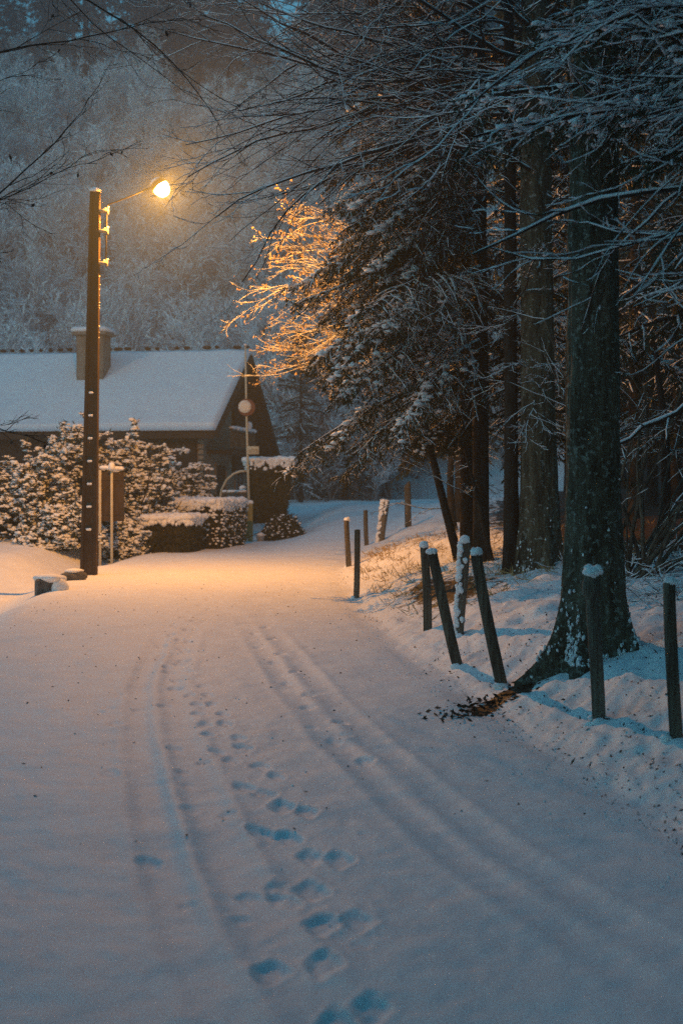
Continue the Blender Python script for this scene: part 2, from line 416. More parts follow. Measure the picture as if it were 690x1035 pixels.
def build_ground():
    a1 = np.arange(-18, 18.001, .085)
    a2 = 18 + np.cumsum(np.linspace(.12, 9.0, 34)); a2 = a2[a2 < 180]
    ang = np.concatenate([-a2[::-1], a1, a2]); ang = np.radians(np.append(ang, ang[0] + 360))[:-1]
    r1 = np.exp(np.arange(math.log(.5), math.log(3.2), .03)); r2 = np.exp(np.arange(math.log(3.2), math.log(48), .0048)); r3 = np.exp(np.arange(math.log(48), math.log(285), .03))
    rr = np.concatenate([r1, r2, r3])
    A, Rr = np.meshgrid(ang, rr)
    X = Rr * np.sin(A); Y = Rr * np.cos(A)
    Z = full_h(X.ravel(), Y.ravel()).reshape(X.shape)
    n, k = X.shape
    V = np.stack([X, Y, Z], -1).reshape(-1, 3)
    idx = np.arange(n * k).reshape(n, k); nxt = np.roll(idx, -1, 1)
    f = np.stack([idx[:-1], idx[1:], nxt[1:], nxt[:-1]], -1).reshape(-1, 4)
    c = V[f].mean(1)
    isroad = (c[:, 0] < xr(c[:, 1]) + .02) & (c[:, 0] > xl(c[:, 1])) & (c[:, 1] < 95) & (c[:, 1] > -60)
    # close the hole at the camera's foot
    ctr = len(V); V = np.vstack([V, [[0, 0, 0]]])
    tri = np.stack([np.full(k, ctr), idx[0], nxt[0]], -1)
    off = V[:, 0] - xr(V[:, 1])
    lit = ss(2.2, 5.5, off) * ss(70, 45, V[:, 1]) * .60 + ss(.45, 1.2, off) * ss(60, 40, V[:, 1]) * .14
    lit = lit + .40 * np.exp(-((off - 1.2) / .8) ** 2) * np.exp(-((V[:, 1] - 19.5) / 2.2) ** 2)
    pp = [hit(px, py)[:2] for px, py in ((452, 722), (475, 718), (490, 712), (505, 706), (520, 700), (532, 690))]
    pd, _ = seg_dist(V[:, 0], V[:, 1], pp); lit = np.maximum(lit, .46 * np.exp(-(pd / .17) ** 4))
    lit = np.where(V[:, 1] > 50, np.maximum(lit * ss(75, 50, V[:, 1]), .6 * ss(3, 6, off)), lit)
    for nm, sel, m in (('road', isroad, M_ROAD), ('ground', ~isroad, M_GROUND)):
        ff = f[sel]
        used = np.zeros(len(V), bool); used[ff.ravel()] = True
        t2 = None
        if nm == 'road': used[tri.ravel()] = True
        remap = np.cumsum(used) - 1
        mb = MB(); mb.add(V[used], remap[ff])
        if nm == 'road': mb.f.append((remap[tri], 0))
        o = mb.build(nm, m)
        at_ = o.data.attributes.new('litter', 'FLOAT', 'POINT'); at_.data.foreach_set('value', lit[used].astype(np.float32))
        tag(o, kind='structure')
        if nm == 'road': tag(o, 'snow covered lane with tyre tracks and footprints')
        else: tag(o, 'snow covered ground and bank beside the lane')

def snow_ground_mat(name, litter):
    m = bpy.data.materials.new(name); m.use_nodes = True; nt = m.node_tree; nd = nt.nodes; L = nt.links.new
    b = nd['Principled BSDF']; b.inputs['Roughness'].default_value = .65; b.inputs['Specular IOR Level'].default_value = .25
    tc = nd.new('ShaderNodeTexCoord')
    def noise(s, d=5, r=.6):
        n = nd.new('ShaderNodeTexNoise'); n.inputs['Scale'].default_value = s; n.inputs['Detail'].default_value = d; n.inputs['Roughness'].default_value = r
        L(tc.outputs['Object'], n.inputs['Vector']); return n.outputs['Fac']
    def ramp(fac, p0, p1, c0, c1):
        r = nd.new('ShaderNodeValToRGB'); r.color_ramp.elements[0].position = p0; r.color_ramp.elements[1].position = p1
        r.color_ramp.elements[0].color = (*c0, 1); r.color_ramp.elements[1].color = (*c1, 1); L(fac, r.inputs['Fac']); return r.outputs['Color']
    snow = ramp(noise(3.0), .3, .7, (.74, .75, .77), (.84, .85, .86))
    # bits of leaf and twig lying on the snow
    if litter:
        leaf = ramp(noise(30.0, 3), .35, .65, (.022, .015, .010), (.085, .052, .03))
        a = nd.new('ShaderNodeAttribute'); a.attribute_name = 'litter'
        ad = nd.new('ShaderNodeMath'); ad.operation = 'ADD'; L(a.outputs['Fac'], ad.inputs[0]); L(noise(4.5, 8, .72), ad.inputs[1])
        ms = ramp(ad.outputs[0], .84, .90, (0, 0, 0), (1, 1, 1))
        mx = nd.new('ShaderNodeMix'); mx.data_type = 'RGBA'; L(ms, mx.inputs['Factor']); L(snow, mx.inputs['A']); L(leaf, mx.inputs['B']); snow = mx.outputs['Result']
    L(snow, b.inputs['Base Color'])
    bp = nd.new('ShaderNodeBump'); bp.inputs['Strength'].default_value = .22; bp.inputs['Distance'].default_value = .012
    L(noise(38.0, 6, .7), bp.inputs['Height']); L(bp.outputs[0], b.inputs['Normal'])
    return m
M_ROAD = snow_ground_mat('road_snow', False)
M_GROUND = snow_ground_mat('bank_snow', True)
build_ground()

# ================================================================== STREET LAMP
LAMP = at(163, 190, 28.4); LAMP_GAIN = 1850
def street_lamp():
    b = hit(90, 581); b[2] -= .02
    d = b[1]
    top = at(96.5, 194, d - .1)
    t = thing('street_lamp', 'tall brown concrete pole with a long arm and a glowing orange lamp', 'street lamp', b)
    Hh = top[2] - b[2]; lean = np.array([top[0] - b[0], top[1] - b[1], 0]) / Hh
    Sh = np.array([[1, 0, lean[0]], [0, 1, lean[1]], [0, 0, 1]])
    # tapered H-section pole: two flanges and a recessed web; dark slabs colour in the shade of its openings
    mb = MB(); ns = 40
    def sec(w, dp, rec):
        return [(-w, -dp), (-w + .055, -dp), (-w + .075, -dp + rec), (w - .075, -dp + rec), (w - .055, -dp), (w, -dp), (w, dp), (w - .055, dp), (w - .075, dp - rec), (-w + .075, dp - rec), (-w + .055, dp), (-w, dp)]
    rings = []
    for i in range(ns + 1):
        q = i / ns; w = .160 - .065 * q; dp = .12 - .04 * q
        rings.append([(x, y, q * Hh) for x, y in sec(w, dp, .022)])
    V = np.array(rings).reshape(-1, 3) @ Sh.T
    idx = np.arange((ns + 1) * 12).reshape(ns + 1, 12); a = idx[:-1]; c = idx[1:]
    mb.add(V, np.stack([a, np.roll(a, -1, 1), np.roll(c, -1, 1), c], -1).reshape(-1, 4))
    mb.f.append((np.array([idx[0][::-1], idx[-1]]), 0))
    mb.build('pole', M_POLE, t, smooth=False)
    rs = np.random.RandomState(3)
    for i in range(15):
        z = .95 + .455 * i
        q = z / Hh; w = .160 - .065 * q; dp = .12 - .04 * q
        c0 = np.array([0, -dp + .024, z]) @ Sh.T
        if z > 3.75: continue
        hd = MB(); hd.box(c0, (.11 - .03 * q, .012, .12), bev=.002); hd.build('hole_shade_slab', M_DARK, t, smooth=False)
        c1 = np.array([.0, -dp + .010, z - .02]) @ Sh.T
        sp = MB(); sp.box(c1, (.115 - .05 * q, .04, .05 - .012 * q), bev=.012); sp.build('snow_plug', M_TWIGSNOW, t)
    # snow on the pole's head and a thin crust along its right edge
    s = MB(); lathe(s, [(.001, -.01), (.12, 0), (.125, .03), (.09, .07), (.03, .09), (.001, .092)], 14, M=(np.eye(3), np.array([0, 0, Hh]) @ Sh.T), wob=.2, rs=rs)
    C = []; Rr = []
    for z in np.arange(4.6, Hh - .1, .07):
        q = z / Hh
        if rs.rand() < .4: C.append(np.array([.175 - .075 * q + .004, -.02 + .05 * rs.randn() * .5, z + rs.randn() * .03]) @ Sh.T); Rr.append(.006 + .008 * rs.rand())
    blobs(s, np.array(C), np.array(Rr), rs, 1, 1.4)
    s.build('snow', M_TWIGSNOW, t)
    # steel upright beside the pole, held by three clamps
    topo = np.array([0, 0, Hh]) @ Sh.T
    for dz in (.38, .78, 1.42):
        c = np.array([.16, 0, Hh - dz]) @ Sh.T
        m = MB(); m.box(c, (.20, .16, .05), bev=.01); m.box(c + [.09, 0, 0], (.05, .07, .13), bev=.01)
        k = m.build('clamp', M_STEEL, t)
        m2 = MB(); blobs(m2, np.array([c + [.05, -.02, .045], c + [.10, .0, .075]]), np.array([.028, .03]), rs, 2, .6); m2.build('snow', M_TWIGSNOW, k)
    p0 = np.array([.235, 0, Hh - 1.5]) @ Sh.T; p1 = np.array([.235, 0, Hh - .28]) @ Sh.T
    lamp = LAMP - b
    m = MB(); pts = [p0, p1]
    arm = [p0, p0 * .3 + p1 * .7, p1 + [0, 0, -.05], p1 + [.01, 0, .0], p1 + [.05, -.01, .035]]
    e = lamp + [-.15, 0, .04]
    for q in np.linspace(.15, 1, 9): arm.append(arm[4] * (1 - q) + e * q + np.array([0, 0, -.015 * math.sin(q * PI)]))
    tube1(m, arm, .015, 10); m.build('arm', M_DKSTEEL, t)
    # lantern: housing above, glowing bowl below
    ta = rad(40); Rt = np.array([[math.cos(ta), 0, -math.sin(ta)], [0, 1, 0], [math.sin(ta), 0, math.cos(ta)]])      # tilted out over the road
    m = MB(); lathe(m, [(.001, .025), (.150, .03), (.160, .035), (.155, .07), (.12, .105), (.06, .13), (.001, .135)], 28, M=(Rt @ np.diag([1.1, .95, 1.5]), lamp))
    h = m.build('lamp_head', M_DKSTEEL, t)
    m = MB(); lathe(m, [(.001, -.125), (.05, -.12), (.10, -.095), (.13, -.06), (.146, -.015), (.145, .02), (.13, .026), (.001, .0265)], 32, M=(Rt @ np.diag([1.1, .95, 1.5]), lamp))
    bo = m.build('lamp_bowl', glow_glass('lamp_glass', (1, .62, .22), 60), t); bo['label'] = 'glowing orange lamp bowl'
    l = bpy.data.lights.new('lamp_light', 'POINT'); l.energy = LAMP_GAIN; l.color = (1.0, .39, .05); l.shadow_soft_size = .05
    lo = bpy.data.objects.new('lamp_light', l); col.objects.link(lo); lo.location = lamp + Rt @ np.array([0, 0, -.05]); lo.parent = t
    s = MB(); lathe(s, [(.001, .13), (.07, .125), (.12, .10), (.11, .13), (.05, .155), (.001, .158)], 18, M=(Rt @ np.diag([1.1, .95, 1.5]), lamp), wob=.15, rs=rs); s.build('snow', M_TWIGSNOW, h)
street_lamp()

# ================================================================== HOUSE
def house():
    P0 = np.array([-4.24, 48.0, 3.7]); v = nrm(np.array([.17, .985, 0])); u = np.array([-v[1], v[0], 0])
    o = np.array([P0[0], P0[1], 0]); rs = np.random.RandomState(12)
    rz = math.atan2(u[1], u[0])
    t = thing('chalet', 'dark timber chalet with snow covered gable roof behind the shrubs', 'house', o)
    t.rotation_euler = (0, 0, rz)          # local x runs along the ridge to the left, local y towards the camera is negative
    # with this turn, local y points to -v; use w = -y for the depth across the gable
    E0, RZ, RY, E1, FY = 3.52, 6.55, 5.1, 1.75, 11.6
    Lh = 13.5; ov = .85
    def P(x, w, z): return (x, -w, z)
    # walls
    m = MB(); m.box(P(ov + (Lh - ov) / 2, .62, 1.5), (Lh - ov, .2, 4.4)); m.build('wall', M_LOG, t, smooth=False)
    m = MB(); m.box(P(ov + (Lh - ov) / 2, 10.6, 1.0), (Lh - ov, .2, 3.4))
    m.build('wall', M_LOG, t, smooth=False)
    # gable walls as prisms
    for x, nm in ((ov, 'gable_wall'), (Lh - .4, 'gable_wall')):
        m = MB()
        pr = [(.73, -.7), (10.49, -.7), (10.49, 2.72), (RY, RZ - .22), (.73, E0 + .22)]
        V = [P(x + dx, a, z) for dx in (-.1, .1) for a, z in pr]
        m.add(V, [(0, 1, 6, 5), (1, 2, 7, 6), (2, 3, 8, 7), (3, 4, 9, 8), (4, 0, 5, 9)]); m.f.append((np.array([[0, 1, 2, 3, 4][::-1], [5, 6, 7, 8, 9]]), 0))
        m.build(nm, M_GLOG, t, smooth=False)
    # log ends at the corner
    for i in range(22):
        m = MB(); m.box(P(ov - .18 , .62, -.5 + .19 * i), (.18, .16, .15), bev=.02); m.build('corner_log', M_GLOG, t)
    # dark boarded upper gable with its own slight projection
    m = MB(); pr = [(5.2, 2.2), (10.3, 2.2), (10.3, 2.85), (RY + .05, RZ - .35), (2.9, 4.95), (2.9, 4.6), (5.2, 4.6)]
    V = [P(ov + dx, a, z) for dx in (-.22, -.103) for a, z in pr]; n = len(pr)
    m.add(V, [(i, (i + 1) % n, n + (i + 1) % n, n + i) for i in range(n)]); m.f.append((np.array([list(range(n))[::-1], list(range(n, 2 * n))]), 0))
    m.build('gable_cladding', M_VPLANK, t, smooth=False)
    # roof boards
    def slab(w0, z0, w1, z1, x0, x1, th, lift, nx=2, nw=2, amp=0, mb=None, edge=0):
        q = np.array([w1 - w0, z1 - z0]); nr = nrm(np.array([-q[1], q[0]])); nr = nr if nr[1] > 0 else -nr
        xs = np.linspace(x0, x1, nx); ws = np.linspace(0, 1, nw)
        Xg, Wg = np.meshgrid(xs, ws); top = th + lift + (amp * fbm(Xg * 1.2, Wg * 5, 3, 88) if amp else 0 * Xg)
        if edge:
            de = np.minimum(np.minimum(Xg - x0, x1 - Xg) / .12, np.minimum(Wg, 1.0 + 0 * Wg) * np.hypot(*q) / .12)
            top = lift + .02 + (top - lift - .02) * np.sqrt(np.clip(1 - (1 - np.clip(de, 0, 1)) ** 2, 0, 1))
        def pt(h): return np.stack([Xg, -(w0 + q[0] * Wg + nr[0] * h), z0 + q[1] * Wg + nr[1] * h], -1).reshape(-1, 3)
        a = pt(top); b = pt(np.full(Xg.shape, lift)); N = nx * nw; id0 = np.arange(N).reshape(nw, nx)
        def quad(i): return np.stack([i[:-1, :-1], i[:-1, 1:], i[1:, 1:], i[1:, :-1]], -1).reshape(-1, 4)
        fs = [quad(id0), quad(id0 + N)[:, ::-1]]
        for e in (id0[0], id0[-1], id0[:, 0], id0[:, -1]):
            fs.append(np.stack([e[:-1], e[1:], e[1:] + N, e[:-1] + N], -1))
        mb.add(np.vstack([a, b]), np.vstack(fs))
    m = MB(); slab(0, E0, RY, RZ, 0, Lh, .16, 0, mb=m); slab(FY, E1, RY, RZ, 0, Lh, .16, 0, mb=m)
    rf = m.build('roof', M_BOARD, t, smooth=False)
    s = MB(); slab(-.03, E0 - .02, RY, RZ, -.02, Lh, .17, .162, 130, 40, .05, s, 1); slab(FY + .03, E1 - .02, RY, RZ, -.02, Lh, .15, .162, 130, 30, .04, s, 1)
    s.build('snow', M_SNOW, rf)
    for i in range(34):
        m = MB()
        x = .15 + i * .385
        if rs.rand() < .75:
            m.box(P(x, RY, RZ + .385 + .02 * rs.rand()), (.30 * (.4 + .7 * rs.rand()), .24, .12), bev=.05); m.build('ridge_tile', M_TILE, rf)
    # barge boards on the gable
    for (w0, z0, w1, z1) in ((0, E0, RY, RZ), (FY, E1, RY, RZ)):
        m = MB()
        q = np.array([0, -(w1 - w0), z1 - z0]); ln = np.linalg.norm(q); q = q / ln
        R3 = np.stack([[1, 0, 0], q, np.cross([1, 0, 0], q)], 1)
        m.box(np.array(P(-.03, (w0 + w1) / 2, (z0 + z1) / 2 - .02)), (.05, ln, .24), R3); m.build('barge_board', M_BOARD, t, smooth=False)
    # fascia under the front eave
    m = MB(); m.box(P(Lh / 2, -.02, E0 - .05), (Lh - .1, .05, .2)); m.build('fascia', M_BOARD, t, smooth=False)
    # windows and doors in the gable end
    def opening(w, z, ww, hh, kind):
        m = MB(); f = .09
        m.box(P(ov - .125, w - ww / 2, z), (.05, f, hh + f)); m.box(P(ov - .125, w + ww / 2, z), (.05, f, hh + f))
        m.box(P(ov - .128, w, z + hh / 2), (.05, ww - f, f)); m.box(P(ov - .128, w, z - hh / 2), (.05, ww - f, f))
        if kind == 'window': m.box(P(ov - .128, w, z), (.04, .05, hh - f))
        fr = m.build('window_frame' if kind == 'window' else 'door_frame', M_FRAMEW, t, smooth=False)
        m = MB(); m.box(P(ov - .106, w, z), (.01, ww - f, hh - f)); m.build('pane' if kind == 'window' else 'door_panel', M_DARK if kind == 'window' else M_VPLANK, fr, smooth=False)
    opening(1.55, 1.95, .8, 1.3, 'window'); opening(3.5, 1.3, 1.5, 2.5, 'door'); opening(6.2, 1.9, 1.2, 1.3, 'window'); opening(4.3, 5.1, .7, .8, 'window')
    # balcony with pale railing and snow
    m = MB(); m.box(P(ov - .55, 3.4, 2.95), (.9, 3.6, .12)); bl = m.build('balcony', M_LOG, t, smooth=False)
    m = MB(); m.box(P(ov - .97, 3.4, 3.72), (.07, 3.6, .09)); m.box(P(ov - .97, 3.4, 3.12), (.05, 3.6, .07))
    for i in range(19): m.box(P(ov - .97, 1.65 + i * .195, 3.42), (.035, .07, .58))
    m.build('railing', M_POST, bl, smooth=False)
    s = MB(); blobs(s, np.array([P(ov - .97, 1.8 + .16 * i, 3.80) for i in range(21)]), rs.uniform(.07, .14, 21), rs, 2, .6); blobs(s, np.array([P(ov - .97, 4.3, 3.95)]), np.array([.17]), rs, 2, .9)
    s.build('snow', M_TWIGSNOW, bl)
    # window shutters facing the camera
    for x in (3.2, 8.6):
        m = MB(); m.box(P(x, .50, 1.7), (1.3, .05, 1.3)); fr = m.build('window_frame', M_BOARD, t, smooth=False)
        m = MB(); m.box(P(x, .468, 1.7), (1.1, .01, 1.1)); m.build('pane', M_DARK, fr, smooth=False)
    # chimney
    m = MB(); m.box(P(5.5, 3.35, 6.15), (1.02, .86, 2.2), bev=.02)
    m.box(P(5.5, 3.35, 7.31), (1.34, 1.16, .10), bev=.02)
    ch = m.build('chimney', M_CHIM, t, smooth=False)
    m = MB(); m.box(P(5.5, 3.0, 5.62), (1.16, .34, .05), np.array([[1, 0, 0], [0, math.cos(-.55), -math.sin(-.55)], [0, math.sin(-.55), math.cos(-.55)]])); m.build('flashing', M_STEEL, ch, smooth=False)
    s = MB(); s.box(P(5.5, 3.35, 7.46), (1.38, 1.2, .2), bev=.085); s.build('snow', M_SNOW, ch)
house()

# ================================================================== SHRUBS, HEDGES
def rhodo(cx, cy, rx, ry, zt, seed, label, n=900):
    rs = np.random.RandomState(seed); z0 = gnd(cx, cy) - .1
    t = thing('rhododendron_shrub', label, 'shrub', (cx, cy, z0), 'snow laden shrubs in front of the chalet')
    Hh = zt - z0
    u = rs.rand(n) ** .5; th = rs.rand(n) * 2 * PI; el = np.arcsin(np.clip(rs.rand(n) * 1.12 - .12, -1, 1))
    lump = 1 + .22 * np.sin(th * 3 + seed) * np.cos(el * 4) + .12 * np.sin(th * 7 + 2 * seed + el * 5)
    r = (.62 + .38 * u) * lump
    C = np.stack([rx * r * np.cos(th) * np.cos(el), ry * r * np.sin(th) * np.cos(el), Hh * (.10 + .90 * np.clip(r * np.sin(el), -.1, 1.2))], -1)
    C[:, 2] = np.maximum(C[:, 2], .12)
    # stems
    m = MB(); k = 40; P, R = grow(np.tile([[0, 0, 0.]], (k, 1)) + rs.randn(k, 3) * [.15, .15, 0], nrm(rs.randn(k, 3) * [1, 1, .3] + [0, 0, 1.1]), Hh * rs.uniform(.6, 1.05, k), np.full(k, .03), .3, 7, .1, np.array([0, 0, .05]), rs)
    tubes(m, P, R, 5); m.build('stem', M_DBARK, t)
    # leaf rosettes
    nl = 10; a = rs.rand(n, nl) * 2 * PI; S = np.repeat(C[:, None, :], nl, 1)
    out = np.stack([np.cos(a), np.sin(a), rs.uniform(-.9, .25, (n, nl))], -1)
    E = S + out * rs.uniform(.10, .19, (n, nl, 1))
    m = MB(); blades(m, S.reshape(-1, 3), E.reshape(-1, 3), .028, rs, up=np.tile([[0, 0, 1.]], (n * nl, 1)) + rs.randn(n * nl, 3) * .3)
    kt = n * 4; bi = rs.randint(0, n, kt); Sx = C[bi] + rs.randn(kt, 3) * .05; blades(m, Sx, Sx + nrm(rs.randn(kt, 3) * [1, 1, .5] + [0, 0, .7]) * rs.uniform(.08, .19, (kt, 1)), .020, rs)
    m.build('foliage', M_RHODO, t)
    sel = rs.rand(n) < .93; Cs = C[sel] + [0, 0, .03]
    m = MB(); blobs(m, Cs, rs.uniform(.025, .062, len(Cs)), rs, 2, .7, rough=.45)
    kb = rs.rand(len(Cs)) < .38; r_ = rs.uniform(.04, .08, kb.sum()); blobs(m, Cs[kb] + rs.randn(kb.sum(), 3) * .04, np.stack([r_ * rs.uniform(1, 1.4, len(r_)), r_, r_ * .8], -1), rs, 2, .9, rough=.5)
    # snow lying along the drooping leaves of each rosette
    k2 = np.where(sel)[0]
    for q in range(9):
        j = rs.randint(0, nl, len(k2)); f = rs.uniform(.25, .8, (len(k2), 1)); L2 = S[k2, j] * (1 - f) + E[k2, j] * f + [0, 0, .022]; r_ = rs.uniform(.016, .050, len(k2))
        blobs(m, L2, np.stack([r_ * rs.uniform(1, 2.2, len(k2)), r_, r_ * .7], -1), rs, 1, .8, rough=.7)
    m.build('snow', M_TWIGSNOW, t)
k38 = 38 / F
rhodo(*at(28, 0, 36.5)[:2], 1.35, 1.2, at(0, 461, 36.5)[2], 1, 'broad snow laden shrub at the far left below the chalet eave')
rhodo(*at(-35, 0, 37.5)[:2], 1.3, 1.2, at(0, 470, 37.5)[2], 2, 'snow laden shrub cut by the left edge of the picture')
rhodo(*at(78, 0, 38.5)[:2], 1.25, 1.1, at(0, 438, 38.5)[2], 3, 'tallest snow laden shrub, behind the lamp pole', 1100)
rhodo(*at(132, 0, 39.5)[:2], 1.25, 1.1, at(0, 446, 39.5)[2], 4, 'snow laden shrub rising behind the brown board sign', 1000)
rhodo(*at(184, 0, 43)[:2], 1.05, 1.0, at(0, 468, 43)[2], 5, 'snow laden shrub between the board sign and the chalet door', 800)
rhodo(*at(120, 0, 37.2)[:2], .75, .7, at(0, 520, 37.2)[2], 6, 'low snow laden shrub at the foot of the brown board sign', 420)
rhodo(*at(60, 0, 35.6)[:2], 1.1, .8, at(0, 508, 35.6)[2], 8, 'low snow laden shrub left of the lamp pole foot', 600)

def leafy_box(t, corner, ax, ay, Hh, bot, rs, n, leafmat, ls=.05, snow_n=500, side_snow=.25):
    """clipped hedge: core, leaf shell, snow on top. corner = base centre (local), ax/ay half axes (3-vectors), bot = size factor at the bottom"""
    def pos(a, b, c):       # a,b in -1..1, c 0..1
        f = bot + (1 - bot) * c
        return np.asarray(corner) + np.multiply.outer(a * f, ax) + np.multiply.outer(b * f, ay) + np.multiply.outer(c * Hh, [0, 0, 1.])
    # leaves on the shell
    a = rs.uniform(-1, 1, n); b = rs.uniform(-1, 1, n); c = rs.rand(n); fc = rs.randint(0, 5, n)
    la, lb = np.linalg.norm(ax), np.linalg.norm(ay)
    a = np.where(fc == 0, -1, np.where(fc == 1, 1, a)); b = np.where(fc == 2, -1, np.where(fc == 3, 1, b)); c = np.where(fc == 4, 1, c)
    j = 1 + .06 * fbm(a * 3 + c * 5, b * 3 + c * 4, 3, 7)
    S = pos(a * j * .96, b * j * .96, c * .97) ; N = nrm(np.where((fc < 2)[:, None], np.multiply.outer(a, ax), np.where((fc < 4)[:, None], np.multiply.outer(b, ay), [[0, 0, 1.]])))
    E = S + (N + rs.randn(n, 3) * .8) * ls * rs.uniform(.6, 1.5, (n, 1))
    m = MB(); blades(m, S, E, ls * .3, rs)
    g = np.array([(-1, -1), (1, -1), (1, 1), (-1, 1)], float) * .95
    V = np.vstack([pos(g[:, 0], g[:, 1], np.full(4, 0.0)), pos(g[:, 0], g[:, 1], np.full(4, .96))])
    m.add(V, [(0, 1, 5, 4), (1, 2, 6, 5), (2, 3, 7, 6), (3, 0, 4, 7), (4, 5, 6, 7)])
    m.build('foliage', leafmat, t, smooth=False)
    # snow
    s = MB(); k = snow_n
    a = rs.uniform(-1.03, 1.03, k); b = rs.uniform(-1.03, 1.03, k); C = pos(a, b, np.ones(k)) + [0, 0, .03] + np.stack([0 * a, 0 * a, .05 * fbm(a * 3, b * 3, 3, 5)], -1)
    blobs(s, C, rs.uniform(.07, .15, k), rs, 2, .7)
    k2 = int(snow_n * .7); sd = rs.randint(0, 4, k2); a = rs.uniform(-1, 1, k2); b = rs.uniform(-1, 1, k2)
    a = np.where(sd == 0, -1.04, np.where(sd == 1, 1.04, a)); b = np.where(sd == 2, -1.04, np.where(sd == 3, 1.04, b)); c = 1 - np.abs(rs.randn(k2)) * .07
    blobs(s, pos(a, b, c), rs.uniform(.03, .08, k2), rs, 1, 1.2)
    k3 = int(snow_n * side_snow * 4); sd = rs.randint(0, 4, k3); a = rs.uniform(-1, 1, k3); b = rs.uniform(-1, 1, k3)
    a = np.where(sd == 0, -1.04, np.where(sd == 1, 1.04, a)); b = np.where(sd == 2, -1.04, np.where(sd == 3, 1.04, b)); c = rs.rand(k3) ** .6
    if k3: blobs(s, pos(a, b, c), rs.uniform(.02, .06, k3), rs, 1, .7)
    s.build('snow', M_TWIGSNOW, t)

rs = np.random.RandomState(31)
b0 = at(175, 556, 38.6)
t = thing('clipped_hedge', 'low clipped hedge block with thick snow top, front face bare', 'hedge', (b0[0], b0[1], gnd(b0[0], b0[1]) - .1))
leafy_box(t, (0, 0, 0), np.array([.62, 0.12, 0]), np.array([.10, .75, 0]), 1.0, 1.0, rs, 6000, M_HEDGE, .05, 420, .0)
b1 = at(210, 548, 41.2)
t = thing('clipped_hedge', 'snow dusted hedge running back towards the chalet from the low block', 'hedge', (b1[0], b1[1], gnd(b1[0], b1[1]) - .1))
leafy_box(t, (0, 0, 0), np.array([.74, 0.2, 0]), np.array([.28, 1.25, 0]), 1.4, .95, rs, 8000, M_HEDGE, .06, 600, .35)
b2 = at(272, 536, 46.0)
t = thing('topiary_bush', 'dark clipped bush wider at its flat snowy top than its foot', 'bush', (b2[0], b2[1], gnd(b2[0], b2[1])))
zb = at(0, 517, 46)[2] - b2[2] ; zt2 = at(0, 466, 46)[2] - gnd(b2[0], b2[1])
leafy_box(t, (0, 0, .55), np.array([.70, 0.05, 0]), np.array([-.1, .62, 0]), zt2 - .55, .66, rs, 9000, M_HEDGE, .05, 330, .0)
m = MB(); tube1(m, [(0, 0, -.1), (0, 0, .6)], .09, 8); m.build('stem', M_DBARK, t)
b3 = at(286, 536, 45.2)
t = thing('low_shrub', 'low rounded shrub with sprinkled snow below the topiary bush', 'shrub', (b3[0], b3[1], gnd(b3[0], b3[1]) - .05))
n = 3200; th = rs.rand(n) * 2 * PI; el = np.arcsin(rs.rand(n)); lump = 1 + .15 * np.sin(th * 5) * np.cos(el * 3); r = (.75 + .25 * rs.rand(n)) * lump
C = np.stack([.66 * r * np.cos(th) * np.cos(el), .5 * r * np.sin(th) * np.cos(el), .80 * r * np.sin(el)], -1)
m = MB(); blades(m, C, C + nrm(C + rs.randn(n, 3) * .3) * rs.uniform(.06, .14, (n, 1)), .022, rs); blobs(m, np.array([[0, 0, .25]]), np.array([[.5, .38, .5]]), rs, 3, 1.0); m.build('foliage', M_HEDGE, t, smooth=False)
s = MB(); sel = (rs.rand(n) < .10) & (C[:, 2] > .1); blobs(s, C[sel] * 1.08, rs.uniform(.02, .06, sel.sum()), rs, 1, .6); s.build('snow', M_TWIGSNOW, t)

